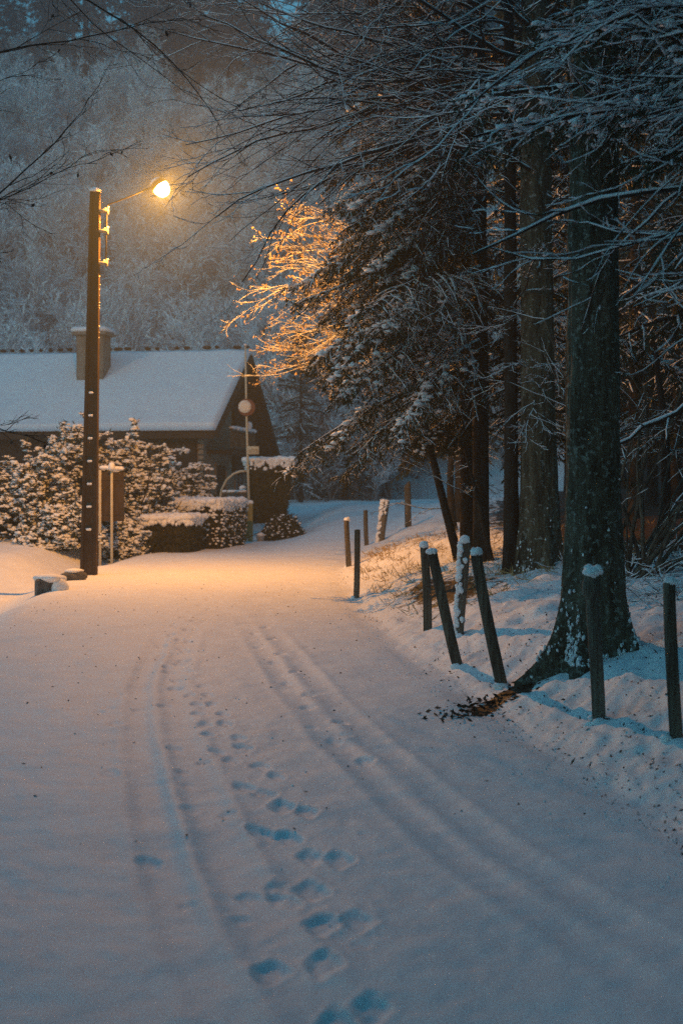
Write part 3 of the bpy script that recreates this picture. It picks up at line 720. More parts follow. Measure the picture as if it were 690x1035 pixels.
# ================================================================== SIGNS AND SMALL THINGS BY THE CHALET
def signs():
    rs = np.random.RandomState(5)
    b = at(251.5, 539, 45.0); b[2] = gnd(b[0], b[1]) - .05
    def l(px, py, dd=0): return at(px, py, 45.0 + dd) - b
    t = thing('mirror_post', 'slender pale post with round pale disc and a small name plate', 'sign post', b)
    m = MB(); tube1(m, [l(252.5, 541), l(250.5, 470), l(249, 412), l(248, 350)], [.045, .04, .034, .028], 10); m.build('post', M_CREAM, t)
    s = MB(); blobs(s, np.array([l(248, 348.5)]), np.array([.05]), rs, 2, .9); s.build('snow', M_TWIGSNOW, t)
    R = np.array([[1, 0, 0], [0, 0, -1], [0, 1, 0]], float)           # lathe axis towards the camera
    m = MB(); lathe(m, [(.001, -.03), (.26, -.03), (.275, -.01), (.275, .03), (.25, .04), (.001, .035)], 28, M=(R, l(249.3, 411.8, -.05))); rim = m.build('rim', M_RIM, t)
    m = MB(); lathe(m, [(.001, -.01), (.2, -.01), (.205, .0), (.2, .02), (.1, .035), (.001, .04)], 28, M=(R, l(247.5, 411, -.11))); m.build('disc', M_DISC, t)
    c = l(256, 455.2, -.06)
    m = MB(); m.box(c, (.36, .03, .26), bev=.008); pl = m.build('name_plate', M_CREAM, t)
    m = MB()
    for i in range(5):
        x = -.12 + .06 * i
        m.box(c + [x, -.017, .0], (.012, .006, .085)); m.box(c + [x + .018, -.017, .035 * (1 if i % 2 else -1)], (.028, .006, .014))
    m.build('lettering', M_INK, pl, smooth=False)
    # bent pipe
    p = at(224, 500, 45.3); p[2] = 0
    z0 = gnd(p[0], p[1])
    t = thing('bent_pipe', 'pale bent pipe arching up to the mirror post', 'pipe', (p[0], p[1], z0 - .05))
    o = np.array([p[0], p[1], z0 - .05]); pts = [at(*q, 45.2) - o for q in ((221, 535), (222, 508), (224, 495), (229, 485), (236, 479), (243, 476.5), (250, 476))]
    m = MB(); tube1(m, pts, .035, 8); m.build('pipe', M_CREAM, t)
    q = np.array(pts)[None]; s = MB(); snow_on(s, q, np.full((1, 7), .03), rs, .012, 5, 1.0); s.build('snow', M_TWIGSNOW, t)
    # yellow guard post
    b = at(252, 541, 44.4); b[2] = gnd(b[0], b[1]) - .03; l2 = lambda px, py: at(px, py, 44.4) - b
    t = thing('guard_post', 'stubby yellowish wooden post splayed at its foot beside the hedge', 'post', b)
    m = MB(); m.box(np.array([.03, 0, .62]), (.16, .14, 1.28), bev=.02); m.box(np.array([-.09, 0, .36]), (.10, .10, .80), np.array([[math.cos(.14), 0, math.sin(.14)], [0, 1, 0], [-math.sin(.14), 0, math.cos(.14)]]), bev=.015); m.build('post', M_YELLOW, t)
    s = MB(); blobs(s, np.array([[.03, 0, 1.29]]), np.array([.1]), rs, 2, .7); s.build('snow', M_TWIGSNOW, t)
    # little pot
    b = at(263, 539, 44.6); b[2] = gnd(b[0], b[1]) - .02
    t = thing('flower_pot', 'small pale flower pot heaped with snow below the topiary bush', 'pot', b)
    m = MB(); lathe(m, [(.001, 0), (.09, 0), (.125, .2), (.14, .2), (.14, .24), (.001, .24)], 16); m.build('pot', M_POT, t)
    s = MB(); blobs(s, np.array([[0, 0, .26]]), np.array([.13]), rs, 2, .5); s.build('snow', M_TWIGSNOW, t)
    # bench-like snowy ledge by the door
    b = at(237, 497, 47.0); z = gnd(b[0], b[1])
    t = thing('garden_bench', 'narrow snowy bench seen above the hedge by the chalet door', 'bench', (b[0], b[1], z))
    hh = b[2] - z
    m = MB(); m.box((0, 0, hh - .06), (.85, .4, .05), bev=.01); m.build('seat', M_POST, t)
    for x in (-.36, .36):
        m = MB(); m.box((x, 0, (hh - .085) / 2), (.07, .36, hh - .085), bev=.008); m.build('leg', M_POST, t)
    s = MB(); s.box((0, 0, hh + .012), (.84, .4, .09), bev=.035); blobs(s, np.array([[.28, 0, hh + .1]]), np.array([.11]), rs, 2, .9); s.build('snow', M_TWIGSNOW, t)
    # brown board sign on two pale posts, seen from behind
    d = 35.2; b = at(113, 556, d); b[2] = gnd(b[0], b[1]) - .05
    l3 = lambda px, py, dd=0: at(px, py, d + dd) - b
    t = thing('notice_board', 'brown notice board on two pale posts with snow along its top', 'sign', b)
    c = (l3(103, 476) + l3(125, 528)) / 2; w = l3(125, 0)[0] - l3(102.5, 0)[0]; h = l3(0, 476)[2] - l3(0, 526)[2]
    m = MB(); m.box(c + [0, .05, 0], (w, .05, h), bev=.006); m.box(c + [w * .0, .018, h * .35], (w * .96, .016, .05)); m.box(c + [0, .018, -h * .35], (w * .96, .016, .05)); m.build('board', M_BOARD, t, smooth=False)
    for px in (101.5, 113.3):
        m = MB(); x = l3(px, 0)[0]; zt = l3(0, 475)[2]; m.box((x, -.02, zt / 2), (.06, .06, zt), bev=.01); m.build('post', M_CREAM, t)
    s = MB(); zt = l3(0, 475)[2]
    s.box(c * [1, 1, 0] + [-.02, .02, zt + .05], (w + .06, .2, .10), np.array([[math.cos(.05), 0, .05], [0, 1, 0], [-.05, 0, math.cos(.05)]]), bev=.045); blobs(s, np.array([[l3(113, 0)[0], 0, zt + .09]]), np.array([[.2, .1, .09]]), rs, 2, 1); s.build('snow', M_TWIGSNOW, t)
    # concrete block in the dip left of the road
    b = hit(48, 597); b[2] -= .1
    t = thing('concrete_block', 'squat rough concrete block with snow on top left of the lamp pole', 'block', b)
    m = MB(); m.box((0, 0, .13), (.40, .34, .36), np.array([[.95, -.31, 0], [.31, .95, 0], [0, 0, 1]]), bev=.03); m.build('block', M_STONE, t, smooth=False)
    s = MB(); blobs(s, np.array([[.03, 0, .30], [.14, .05, .28], [-.08, .06, .30], [.22, .0, .18]]), np.array([[.21, .19, .08], [.15, .15, .08], [.14, .16, .07], [.14, .16, .16]]), rs, 3, 1); s.build('snow', M_TWIGSNOW, t)
    b = hit(74, 586); b[2] -= .04
    t = thing('stone', 'dark stone half buried in snow at the foot of the lamp pole', 'stone', b)
    m = MB(); blobs(m, np.array([[0, 0, .08]]), np.array([[.22, .15, .12]]), rs, 3, 1, rough=.3); m.build('rock', M_STONE, t, smooth=False)
    s = MB(); blobs(s, np.array([[.03, .03, .19]]), np.array([[.2, .13, .05]]), rs, 3, 1); s.build('snow', M_TWIGSNOW, t)
signs()

# ================================================================== POSTS ALONG THE VERGE
def post(bx, by, tx, ty, wpx, label, seed, m_=None, cap=1.0, dd=0, knob=False, crust=0, broken=False):
    rs = np.random.RandomState(seed)
    b = hit(bx, by); d = b[1]; b[2] -= .12; tp = at(tx, ty, d + dd)
    ax = tp - b; Hh = np.linalg.norm(ax); z = ax / Hh; r = wpx / 2 / F * d
    x = nrm(np.cross([0, 1., 0], z)); y = np.cross(z, x); M3 = np.stack([x, y, z], 1)
    t = thing('fence_post', label, 'post', b, 'wooden posts along the road edge')
    k = 16; mb = MB(); ns = 34
    an = np.arange(k) / k * 2 * PI; rings = []
    for i in range(ns + 1):
        q = i / ns; zz = q * Hh; rr = r * (1.04 - .06 * q) * (1 + .09 * fbm(np.cos(an) * 1.5 + seed, np.sin(an) * 1.5 + zz * 1.2, 3, seed) + .03 * vn(an * 4, zz * 25 + 0 * an, seed))
        if knob: rr = rr * (1 + .38 * np.exp(-((zz - Hh + .10) / .055) ** 4) - .10 * np.exp(-((zz - Hh + .21) / .03) ** 2) + .10 * np.exp(-((zz - .55 * Hh) / .03) ** 2))
        bow = .012 * math.sin(q * PI + seed)
        rings.append(np.stack([rr * np.cos(an) + bow, rr * np.sin(an), np.full(k, zz) + (broken * .05 * np.cos(an) if i == ns else 0)], -1))
    rings.append(rings[-1] * [.86, .86, 1] + [0, 0, .01]); rings.append(rings[-1] * [.3, .3, 1] + [0, 0, .004])
    V = np.array(rings).reshape(-1, 3) @ M3.T; n = len(rings); idx = np.arange(n * k).reshape(n, k); a = idx[:-1]; c = idx[1:]
    mb.add(V, np.stack([a, np.roll(a, -1, 1), np.roll(c, -1, 1), c], -1).reshape(-1, 4)); mb.f.append((idx[-1:].copy(), 0))
    mb.build('stake', m_ or M_POST, t)
    if cap:
        s = MB(); hc = .055 * cap
        w = r * (1.36 if knob else 1.04)
        prof = [(w * .97, -.006), (w * 1.03, .010), (w * .98, hc * .45), (w * .72, hc * .8), (w * .35, hc * .95), (.001, hc)]
        lathe(s, prof, 18, M=(np.array([[1, 0, rs.randn() * .15], [0, 1, 0], [0, 0, 1.]]), ax + [0, 0, .003]), wob=.3, rs=rs)
        k_ = 7; a_ = rs.rand(k_) * 6.28
        blobs(s, ax + np.stack([np.cos(a_) * w * .55, np.sin(a_) * w * .55, rs.uniform(.0, hc * .7, k_)], -1), rs.uniform(.35, .6, k_) * w, rs, 2, .8, rough=.5)
        s.build('snow', M_TWIGSNOW, t)
    s2 = MB(); ft = b * 0 + np.array([0, 0, .12]); k_ = 6; a_ = rs.rand(k_) * 6.28
    blobs(s2, ft + np.stack([np.cos(a_) * r * 1.1, np.sin(a_) * r * 1.1, rs.uniform(-.04, .0, k_)], -1), rs.uniform(.03, .06, k_), rs, 2, .6, rough=.5); s2.build('foot_snow', M_TWIGSNOW, t)
    if crust:
        s = MB(); C = []; Rr = []
        for i in range(int(170 * crust)):
            q = rs.rand(); a_ = PI + rs.randn() * .75
            C.append(M3 @ np.array([r * np.cos(a_), r * np.sin(a_) * .9 - r * .35, q * Hh])); Rr.append((r * .55) * rs.uniform(.5, 1.1))
        blobs(s, np.array(C), np.array(Rr), rs, 1, 1.3); s.build('snow_crust', M_TWIGSNOW, t)
post(604, 728, 597.5, 580, 13.5, 'upright post with knobbed top in front of the big rough trunk', 1, M_POST, 1.0, knob=True)
post(682, 747, 677.5, 590, 13, 'upright plain post at the right edge of the picture', 2, M_POSTD, .8)
post(509, 690, 481, 561, 11.5, 'leaning snow capped post above the dead leaves', 3, M_POSTD, 1.2)
post(466, 672, 435.5, 559, 10.5, 'leaning post crossing in front of the snow plastered one', 4, M_POSTD, .8)
post(463, 642, 469, 549, 10, 'post plastered with snow from top to foot', 5, M_POST, 1.6, crust=1.0)
post(432.5, 637, 428, 553, 8.5, 'upright snow capped post at the left of the clustered four', 6, M_POSTD, 1.3)
post(359, 604, 361.5, 536, 6, 'upright post standing at the turn of the road verge', 7, M_POSTD, .0)
post(352, 573, 350.5, 526, 5.5, 'snow capped post in the brightest lamp light on the verge', 8, M_POSTD, 1.2)
post(370.5, 552, 369.5, 516, 4.5, 'thin bare far post beyond the lamp lit verge', 9, M_POSTD, .0)
post(384, 547, 389.5, 507, 8, 'thick pale stump post leaning right, far along the verge', 10, M_POST, 1.0, crust=.5)
post(413, 533, 411, 489, 6.5, 'dark furthest stub post beneath the drooping spruce', 11, M_POSTD, .0, broken=True)

# ================================================================== TREES
def trunk_mesh(mb, pts, rad_, k=36, flare=0, lobes=6, rough=.05, seed=1, sub=50, bark=1.0, sink=0.0):
    P = np.asarray(pts, float); t = np.linspace(0, 1, len(P)); q = np.linspace(0, 1, sub) ** 1.25
    C = np.stack([np.interp(q, t, P[:, i]) for i in range(3)], -1); R = np.interp(q, t, rad_)
    an = np.arange(k) / k * 2 * PI; zz = C[:, 2][:, None] - P[0, 2]
    rr = R[:, None] * (1 + rough * fbm(np.cos(an)[None] * 2 + seed, np.sin(an)[None] * 2 + zz * .7, 3, seed) * 2)
    rr = rr + R[:, None] * .05 * bark * fbm(an[None] / (2 * PI) * 26 + .3 * np.sin(zz * 3), zz * 2.2, 3, seed + 3)
    if flare:
        ph = (seed * 1.7) % 6.28
        lob = .25 + .95 * (.5 + .5 * np.cos(an * lobes + ph + .8 * np.sin(an * 2)))[None] ** 2
        rr = rr + R[0] * flare * np.exp(-np.maximum(zz - sink, -.12) / .30) * lob * 1.25 + R[0] * flare * .18 * np.exp(-np.maximum(zz - sink, 0) / .8)
    trunk_mesh.last = None
    V = np.stack([C[:, 0][:, None] + rr * np.cos(an), C[:, 1][:, None] + rr * np.sin(an), np.repeat(C[:, 2][:, None], k, 1)], -1).reshape(-1, 3)
    trunk_mesh.last = V
    idx = np.arange(sub * k).reshape(sub, k); a = idx[:-1]; b = idx[1:]; n0 = mb.n
    mb.add(V, np.stack([a, np.roll(a, -1, 1), np.roll(b, -1, 1), b], -1).reshape(-1, 4)); mb.f.append((idx[-1:] + n0, 0))

def bare_crown(t, S, D, L, r0, rs, n2=8, n3=5, n4=2, sag=-.012, th=.006, snow=True, tw=M_TWIG, keep=.85, leaves=0, leafmat=None, r4=.0022, wig=.09, minr=.0028, snowkids=True, ang=.62):
    """limbs -> branches -> twigs -> twiglets; snow lies along their upper sides"""
    N0 = 14
    P0, R0 = grow(S, D, L, r0, .22, N0, wig, np.array([0, 0, sag]), rs)
    P0[..., 2] += .05 * np.sin(np.linspace(0, 1, N0)[None] * rs.uniform(4, 9, (len(L), 1)) + rs.rand(len(L), 1) * 6) * np.linspace(0, 1, N0)[None]
    a = spawn(P0, R0, L, n2, .12, .98, ang, .58, .6, .24, rs, .6, minr * 1.5)
    P1, R1 = grow(*a[:3], a[3], .35, 9, wig * 1.1, np.array([0, 0, sag * .6]), rs)
    b = spawn(P1, R1, a[2], n3, .15, .98, ang, .58, .55, .28, rs, .62, minr)
    P2, R2 = grow(*b[:3], b[3], .45, 8, wig * 1.3, np.array([0, 0, .01]), rs)
    m = MB(); tubes(m, P0, R0, 8); tubes(m, P1, R1, 5); tubes(m, P2, R2, 4)
    P3 = None
    if n4:
        c = spawn(P2, R2, b[2], n4, .2, .98, ang, .6, .5, .45, rs, .7, r4)
        P3, R3 = grow(*c[:3], c[3], .6, 5, wig * 1.5, np.array([0, 0, .01]), rs); tubes(m, P3, R3, 3)
    br = m.build('branches', tw, t)
    if snow:
        s = MB(); snow_on(s, P0, R0, rs, th * 1.3, 6, .96); snow_on(s, P1, R1, rs, th * 1.1, 5, keep + .05); q2 = rs.rand(len(P2)) < .8; snow_on(s, P2[q2], R2[q2], rs, th, 4, keep)
        if n4: q3 = rs.rand(len(P3)) < .55; snow_on(s, P3[q3], R3[q3], rs, th * .8, 4, keep - .1)
        s.build('snow', M_TWIGSNOW, t)
    if leaves:
        src = P3 if P3 is not None else P2
        k = leaves; i = rs.randint(0, len(src), k); j = rs.randint(1, src.shape[1], k); Sx = src[i, j]
        E = Sx + nrm(rs.randn(k, 3) + [0, 0, -.8]) * rs.uniform(.04, .08, (k, 1)); m = MB(); blades(m, Sx, E, .016, rs); m.build('leaves', leafmat, t)

def fan(rs, n, base, zr, az, azs, el, els, Lr, rr, tr):
    """n limb starts spread up a trunk; az measured from +x anticlockwise, degrees"""
    z = rs.uniform(*zr, n); a = np.radians(az + azs * rs.uniform(-1, 1, n)); e = np.radians(el + els * rs.randn(n))
    D = np.stack([np.cos(a) * np.cos(e), np.sin(a) * np.cos(e), np.sin(e)], -1)
    S = np.stack([np.cos(a) * tr * .6, np.sin(a) * tr * .6, z], -1) + np.asarray(base)
    return S, D, rs.uniform(*Lr, n), rs.uniform(*rr, n)

def cat(*a): return [np.concatenate(q) for q in zip(*a)]

def snow_roots(t, V, n, rs, zmax=.6):
    # snow caught in the bark of the root flare, thinning upwards
    a = np.arctan2(V[:, 1], V[:, 0]); w_ = np.exp(-V[:, 2] / (zmax * .35)) * (V[:, 2] > .05) * (.35 + .65 * (np.cos(a - 3.6) > -.2)) + .0015 * (V[:, 2] < 4.5)
    w_ = w_ * (fbm(a * 2.5, V[:, 2] * 3.5, 3, 19) > .0)
    C = V[rs.choice(len(V), n, p=w_ / w_.sum())]; C = C + nrm(C * [1, 1, 0]) * .006 + rs.randn(n, 3) * .008
    s = MB(); rr = rs.uniform(.004, .015, n) * np.where(C[:, 2] < .8, 1, .8); blobs(s, C, np.stack([rr, rr, rr * 2.0], -1), rs, 1, .8, rough=.5); s.build('snow', M_TWIGSNOW, t)

# --- the near thick trunk (d ~ 12 m)
rs = np.random.RandomState(101)
b = hit(600, 661); b[2] -= .1; B1 = b.copy()
t = thing('spruce_tree', 'thick rough trunk with flared mossy roots behind the knobbed post', 'tree', b)
m = MB(); trunk_mesh(m, [(0, 0, -.45), (.0, 0, 1.5), (-.0, 0, 5), (.05, 0, 11)], [.245, .222, .20, .13], 72, .80, 6, .06, 3, 270, 2.3, .45); tv = trunk_mesh.last; m.build('trunk', M_BARK, t)
snow_roots(t, tv, 650, rs, .5)
S, D, L, r0 = cat(fan(rs, 9, (0, 0, 0), (4.4, 8), 180, 110, 8, 10, (1.6, 2.8), (.014, .024), .2), fan(rs, 5, (0, 0, 0), (3.2, 6.5), 0, 70, 0, 10, (.8, 2.0), (.012, .02), .2))
bare_crown(t, S, D, L, r0, rs, 7, 4, 2, -.02, .007, wig=.12)

# --- the second thick trunk (d ~ 17.5 m) with wide spreading snowy branches
rs = np.random.RandomState(202)
b = hit(545, 575); b[2] -= .1; B2 = b.copy()
t = thing('broadleaf_tree', 'straight flecked trunk whose wide bare branches reach over the road', 'tree', b)
m = MB(); trunk_mesh(m, [(0, 0, 0), (-.02, 0, 2), (-.06, 0, 6), (-.1, 0, 12)], [.27, .235, .20, .12], 64, .55, 6, .05, 5, 240, 1.6); tv = trunk_mesh.last; m.build('trunk', M_BARKF, t)
snow_roots(t, tv, 220, rs, .5)
S, D, L, r0 = cat(fan(rs, 22, (-.05, 0, 0), (5.9, 9.6), 188, 52, 4, 7, (3.0, 5.0), (.018, .034), .2), fan(rs, 11, (-.05, 0, 0), (5.7, 8.0), 182, 26, 5, 5, (3.8, 5.1), (.024, .034), .2), fan(rs, 9, (0, 0, 0), (5.2, 9), 270, 50, 6, 8, (2.4, 3.6), (.018, .03), .2),
               fan(rs, 9, (0, 0, 0), (5.0, 9), 0, 70, 8, 12, (1.2, 2.8), (.016, .028), .2), fan(rs, 7, (0, 0, 0), (2.2, 5.0), 190, 80, -2, 15, (.5, 1.3), (.007, .011), .2))
bare_crown(t, S, D, L, r0, rs, 9, 5, 2, -.022, .007, wig=.12)

# --- foreground tree out of frame to the right: blurred branches across the top right
rs = np.random.RandomState(303)
bx, by = 4.7, 8.5; bz = gnd(bx, by)
t = thing('broadleaf_tree', 'near bare tree right of the picture sending snowy branches across the top right corner', 'tree', (bx, by, bz - .1))
m = MB(); trunk_mesh(m, [(0, 0, 0), (.02, 0, 3), (.05, 0, 9)], [.2, .16, .08], 32, .5, 6, .05, 9, 60); m.build('trunk', M_BARK, t)
S, D, L, r0 = cat(fan(rs, 24, (0, 0, 0), (3.0, 4.9), 184, 24, 4, 6, (2.4, 4.2), (.015, .030), .15), fan(rs, 6, (0, 0, 0), (2.5, 4.5), 0, 100, 10, 10, (1.5, 2.5), (.012, .02), .15))
bare_crown(t, S, D, L, r0, rs, 7, 4, 2, -.014, .011, wig=.13)

# --- bare tree out of frame to the left: dark hanging twigs without snow
rs = np.random.RandomState(404)
bx, by = -6.3, 13.5; bz = gnd(bx, by)
t = thing('broadleaf_tree', 'dark bare tree left of the picture whose twigs hang before the hillside', 'tree', (bx, by, bz - .1))
m = MB(); trunk_mesh(m, [(0, 0, 0), (.02, 0, 3), (.1, 0, 6), (.25, 0, 9.5)], [.2, .17, .13, .06], 28, .4, 5, .05, 4, 60); m.build('trunk', M_DBARK, t)
o = np.array([bx, by, bz - .1])
tg = [((-80, 250), (130, 148), 13.0, .012), ((-120, 225), (105, 196), 13.4, .010), ((-90, 430), (52, 394), 13.2, .009), ((-60, 60), (215, 8), 12.8, .010), ((-60, -60), (250, 60), 12.6, .014), ((-40, -120), (300, 30), 12.4, .013), ((-90, 130), (60, 120), 13.6, .008), ((-20, -80), (180, 50), 13.2, .010), ((-60, 300), (20, 262), 13.5, .007), ((0, -160), (330, -20), 12.5, .013)]
S = np.array([at(*a, dd) - o for a, _, dd, _ in tg]); E = np.array([at(*e, dd) - o for _, e, dd, _ in tg]); D = E - S; L = np.linalg.norm(D, axis=1); r0 = np.array([q[3] for q in tg])
bare_crown(t, S, D + [0, 0, .12], L * 1.02, r0, rs, 6, 3, 2, -.012, .003, snow=False, tw=M_DBARK, leaves=40, leafmat=M_LITTER, wig=.10, ang=.6)
# limbs joining those branches to the trunk
m = MB(); zt = np.clip(S[:, 2], 2, 9); T0 = np.stack([np.zeros(len(S)), np.zeros(len(S)), zt - .5], -1); q = np.linspace(0, 1, 6)[None, :, None]
tubes(m, T0[:, None] * (1 - q) + S[:, None] * q, np.linspace(.04, 1, 6)[None] * 0 + np.linspace(2.4, 1, 6)[None] * r0[:, None], 6); m.build('limb', M_DBARK, t)

# --- hanging boughs of a tree above the frame (centre top)
rs = np.random.RandomState(505)
b = hit(517, 578); b[2] -= .1
t = thing('slim_tree', 'slim dark trunk just left of the flecked trunk, brown twigs above', 'tree', b)
m = MB(); trunk_mesh(m, [(0, 0, 0), (-.02, 0, 3), (-.03, 0, 7), (-.1, 0, 11)], [.105, .09, .075, .04], 24, .5, 5, .06, 6, 60); m.build('trunk', M_DBARK, t)
S, D, L, r0 = cat(fan(rs, 22, (0, 0, 0), (6.6, 10), 185, 50, 6, 9, (2.2, 4.2), (.011, .019), .08), fan(rs, 6, (0, 0, 0), (3, 8), 0, 90, 10, 12, (1, 2), (.01, .016), .08))
bare_crown(t, S, D, L, r0, rs, 8, 5, 2, -.018, .006, keep=.6, wig=.12)

# --- tree near the lamp whose frosted twigs and kept leaves glow gold
rs = np.random.RandomState(606)
b = np.array([3.0, 31.2, gnd(3.0, 31.2) - .1])
t = thing('beech_tree', 'tree with kept tan leaves glowing gold beside the lamp', 'tree', b)
m = MB(); trunk_mesh(m, [(0, 0, 0), (-.1, 0, 3), (-.2, 0, 7), (-.3, 0, 12)], [.17, .14, .11, .05], 28, .5, 5, .05, 8, 60); m.build('trunk', M_DBARK, t)
S, D, L, r0 = cat(fan(rs, 24, (-.15, 0, 0), (4.3, 6.1), 188, 24, 5, 6, (3.2, 4.7), (.018, .03), .1), fan(rs, 4, (-.2, 0, 0), (6.5, 8), 330, 60, 10, 10, (1.6, 2.6), (.016, .026), .1))
bare_crown(t, S, D, L, r0, rs, 9, 6, 3, -.016, .008, wig=.12, leaves=8000, leafmat=M_LEAFT)

# --- leaning stem and sapling
def small_trunk(px, py, tx, ty, wpx, name, label, cat_, seed, mat_=M_DBARK, limbs=8, z_top=None, group=None):
    rs = np.random.RandomState(seed); b = hit(px, py); d = b[1]; b[2] -= .1
    e = at(tx, ty, d) - b; t = thing(name, label, cat_, b, group)
    r = wpx / 2 / F * d; q = [(0, 0, 0), tuple(e * .5 + [rs.randn() * .03, 0, 0]), tuple(e), tuple(e * 1.8 + [rs.randn() * .1, 0, 0])]
    m = MB(); trunk_mesh(m, q, [r * 1.15, r, r * .85, r * .4], 20, .4, 4, .07, seed, 50); m.build('trunk', mat_, t)
    if limbs:
        n = limbs; k = rs.uniform(.5, 1.7, n)[:, None]; a = rs.rand(n) * 2 * PI
        S = k * e; D = np.stack([np.cos(a), np.sin(a), rs.uniform(-.1, .4, n)], -1)
        bare_crown(t, S, D, rs.uniform(.7, 1.7, n), rs.uniform(.007, .012, n), rs, 5, 4, 2, -.02, .007, keep=.7)
    return t
small_trunk(465, 566, 436, 458, 8, 'leaning_tree', 'thin dark trunk leaning left above the clustered posts', 'tree', 61, limbs=6)
small_trunk(497, 566, 483, 505, 5, 'sapling', 'short curved dark sapling between the clustered trunks', 'tree', 62, limbs=3)
small_trunk(457, 536, 457, 440, 7, 'slim_tree', 'slim trunk behind the leaning one, close to the lit verge', 'tree', 63, limbs=8)
small_trunk(669, 551, 672, 440, 9, 'slim_tree', 'slim dark trunk rising out of the bramble at the right', 'tree', 64, limbs=8)
small_trunk(684, 524, 684, 400, 11, 'slim_tree', 'dark trunk furthest right behind the bramble', 'tree', 65, limbs=8)
small_trunk(580, 540, 578, 400, 8, 'slim_tree', 'slim trunk in the gap between the two thick trunks', 'tree', 66, limbs=8)

# --- coppice fan
rs = np.random.RandomState(70)
b = hit(640, 588); b[2] -= .05
t = thing('coppice_shrub', 'fan of many thin bare stems right of the thick rough trunk', 'shrub', b)
n = 26; a = rs.uniform(-.95, .62, n); D = np.stack([np.sin(-a) * .8 + .18, rs.randn(n) * .25, np.cos(a)], -1)
S = np.stack([rs.randn(n) * .16, rs.randn(n) * .15, np.zeros(n)], -1); L = rs.uniform(1.8, 3.6, n)
P, R = grow(S, D, L, rs.uniform(.014, .030, n), .4, 12, .07, np.array([.012, 0, -.01]), rs)
m = MB(); tubes(m, P, R, 7); a2 = spawn(P, R, L, 6, .3, .98, .6, .35, .3, .8, rs, .5, .003); P2, R2 = grow(*a2[:3], a2[3], .4, 6, .14, np.array([0, 0, 0]), rs); tubes(m, P2, R2, 4)
m.build('stem', M_POSTD, t); s = MB(); snow_on(s, P, R, rs, .004, 5, .8); snow_on(s, P2, R2, rs, .007, 4, .8); s.build('snow', M_TWIGSNOW, t)
rs = np.random.RandomState(71); b = at(700, 440, 15.0)
t = thing('fallen_branch', 'thick snowy branch slanting across the bare stems at the right', 'branch', b)
pts = np.array([at(q[0], q[1], dd) - b for q, dd in (((720, 395), 15.2), ((700, 402), 15.1), ((683, 418), 15.0), ((665, 426), 14.9), ((648, 432), 14.8), ((636, 444), 14.7), ((622, 450), 14.6), ((612, 452), 14.5))])[None]
m = MB(); tubes(m, pts, np.linspace(.035, .012, 8)[None], 8); a2 = spawn(pts, np.linspace(.035, .012, 8)[None], np.array([1.3]), 7, .2, .95, .8, .4, .2, .6, rs, .4, .004); P2, R2 = grow(*a2[:3], a2[3], .4, 6, .12, np.array([0, 0, -.03]), rs); tubes(m, P2, R2, 5)
m.build('wood', M_TWIG, t); s = MB(); snow_on(s, pts, np.linspace(.035, .012, 8)[None], rs, .012, 6, 1); snow_on(s, P2, R2, rs, .008, 4, .9); s.build('snow', M_TWIGSNOW, t)

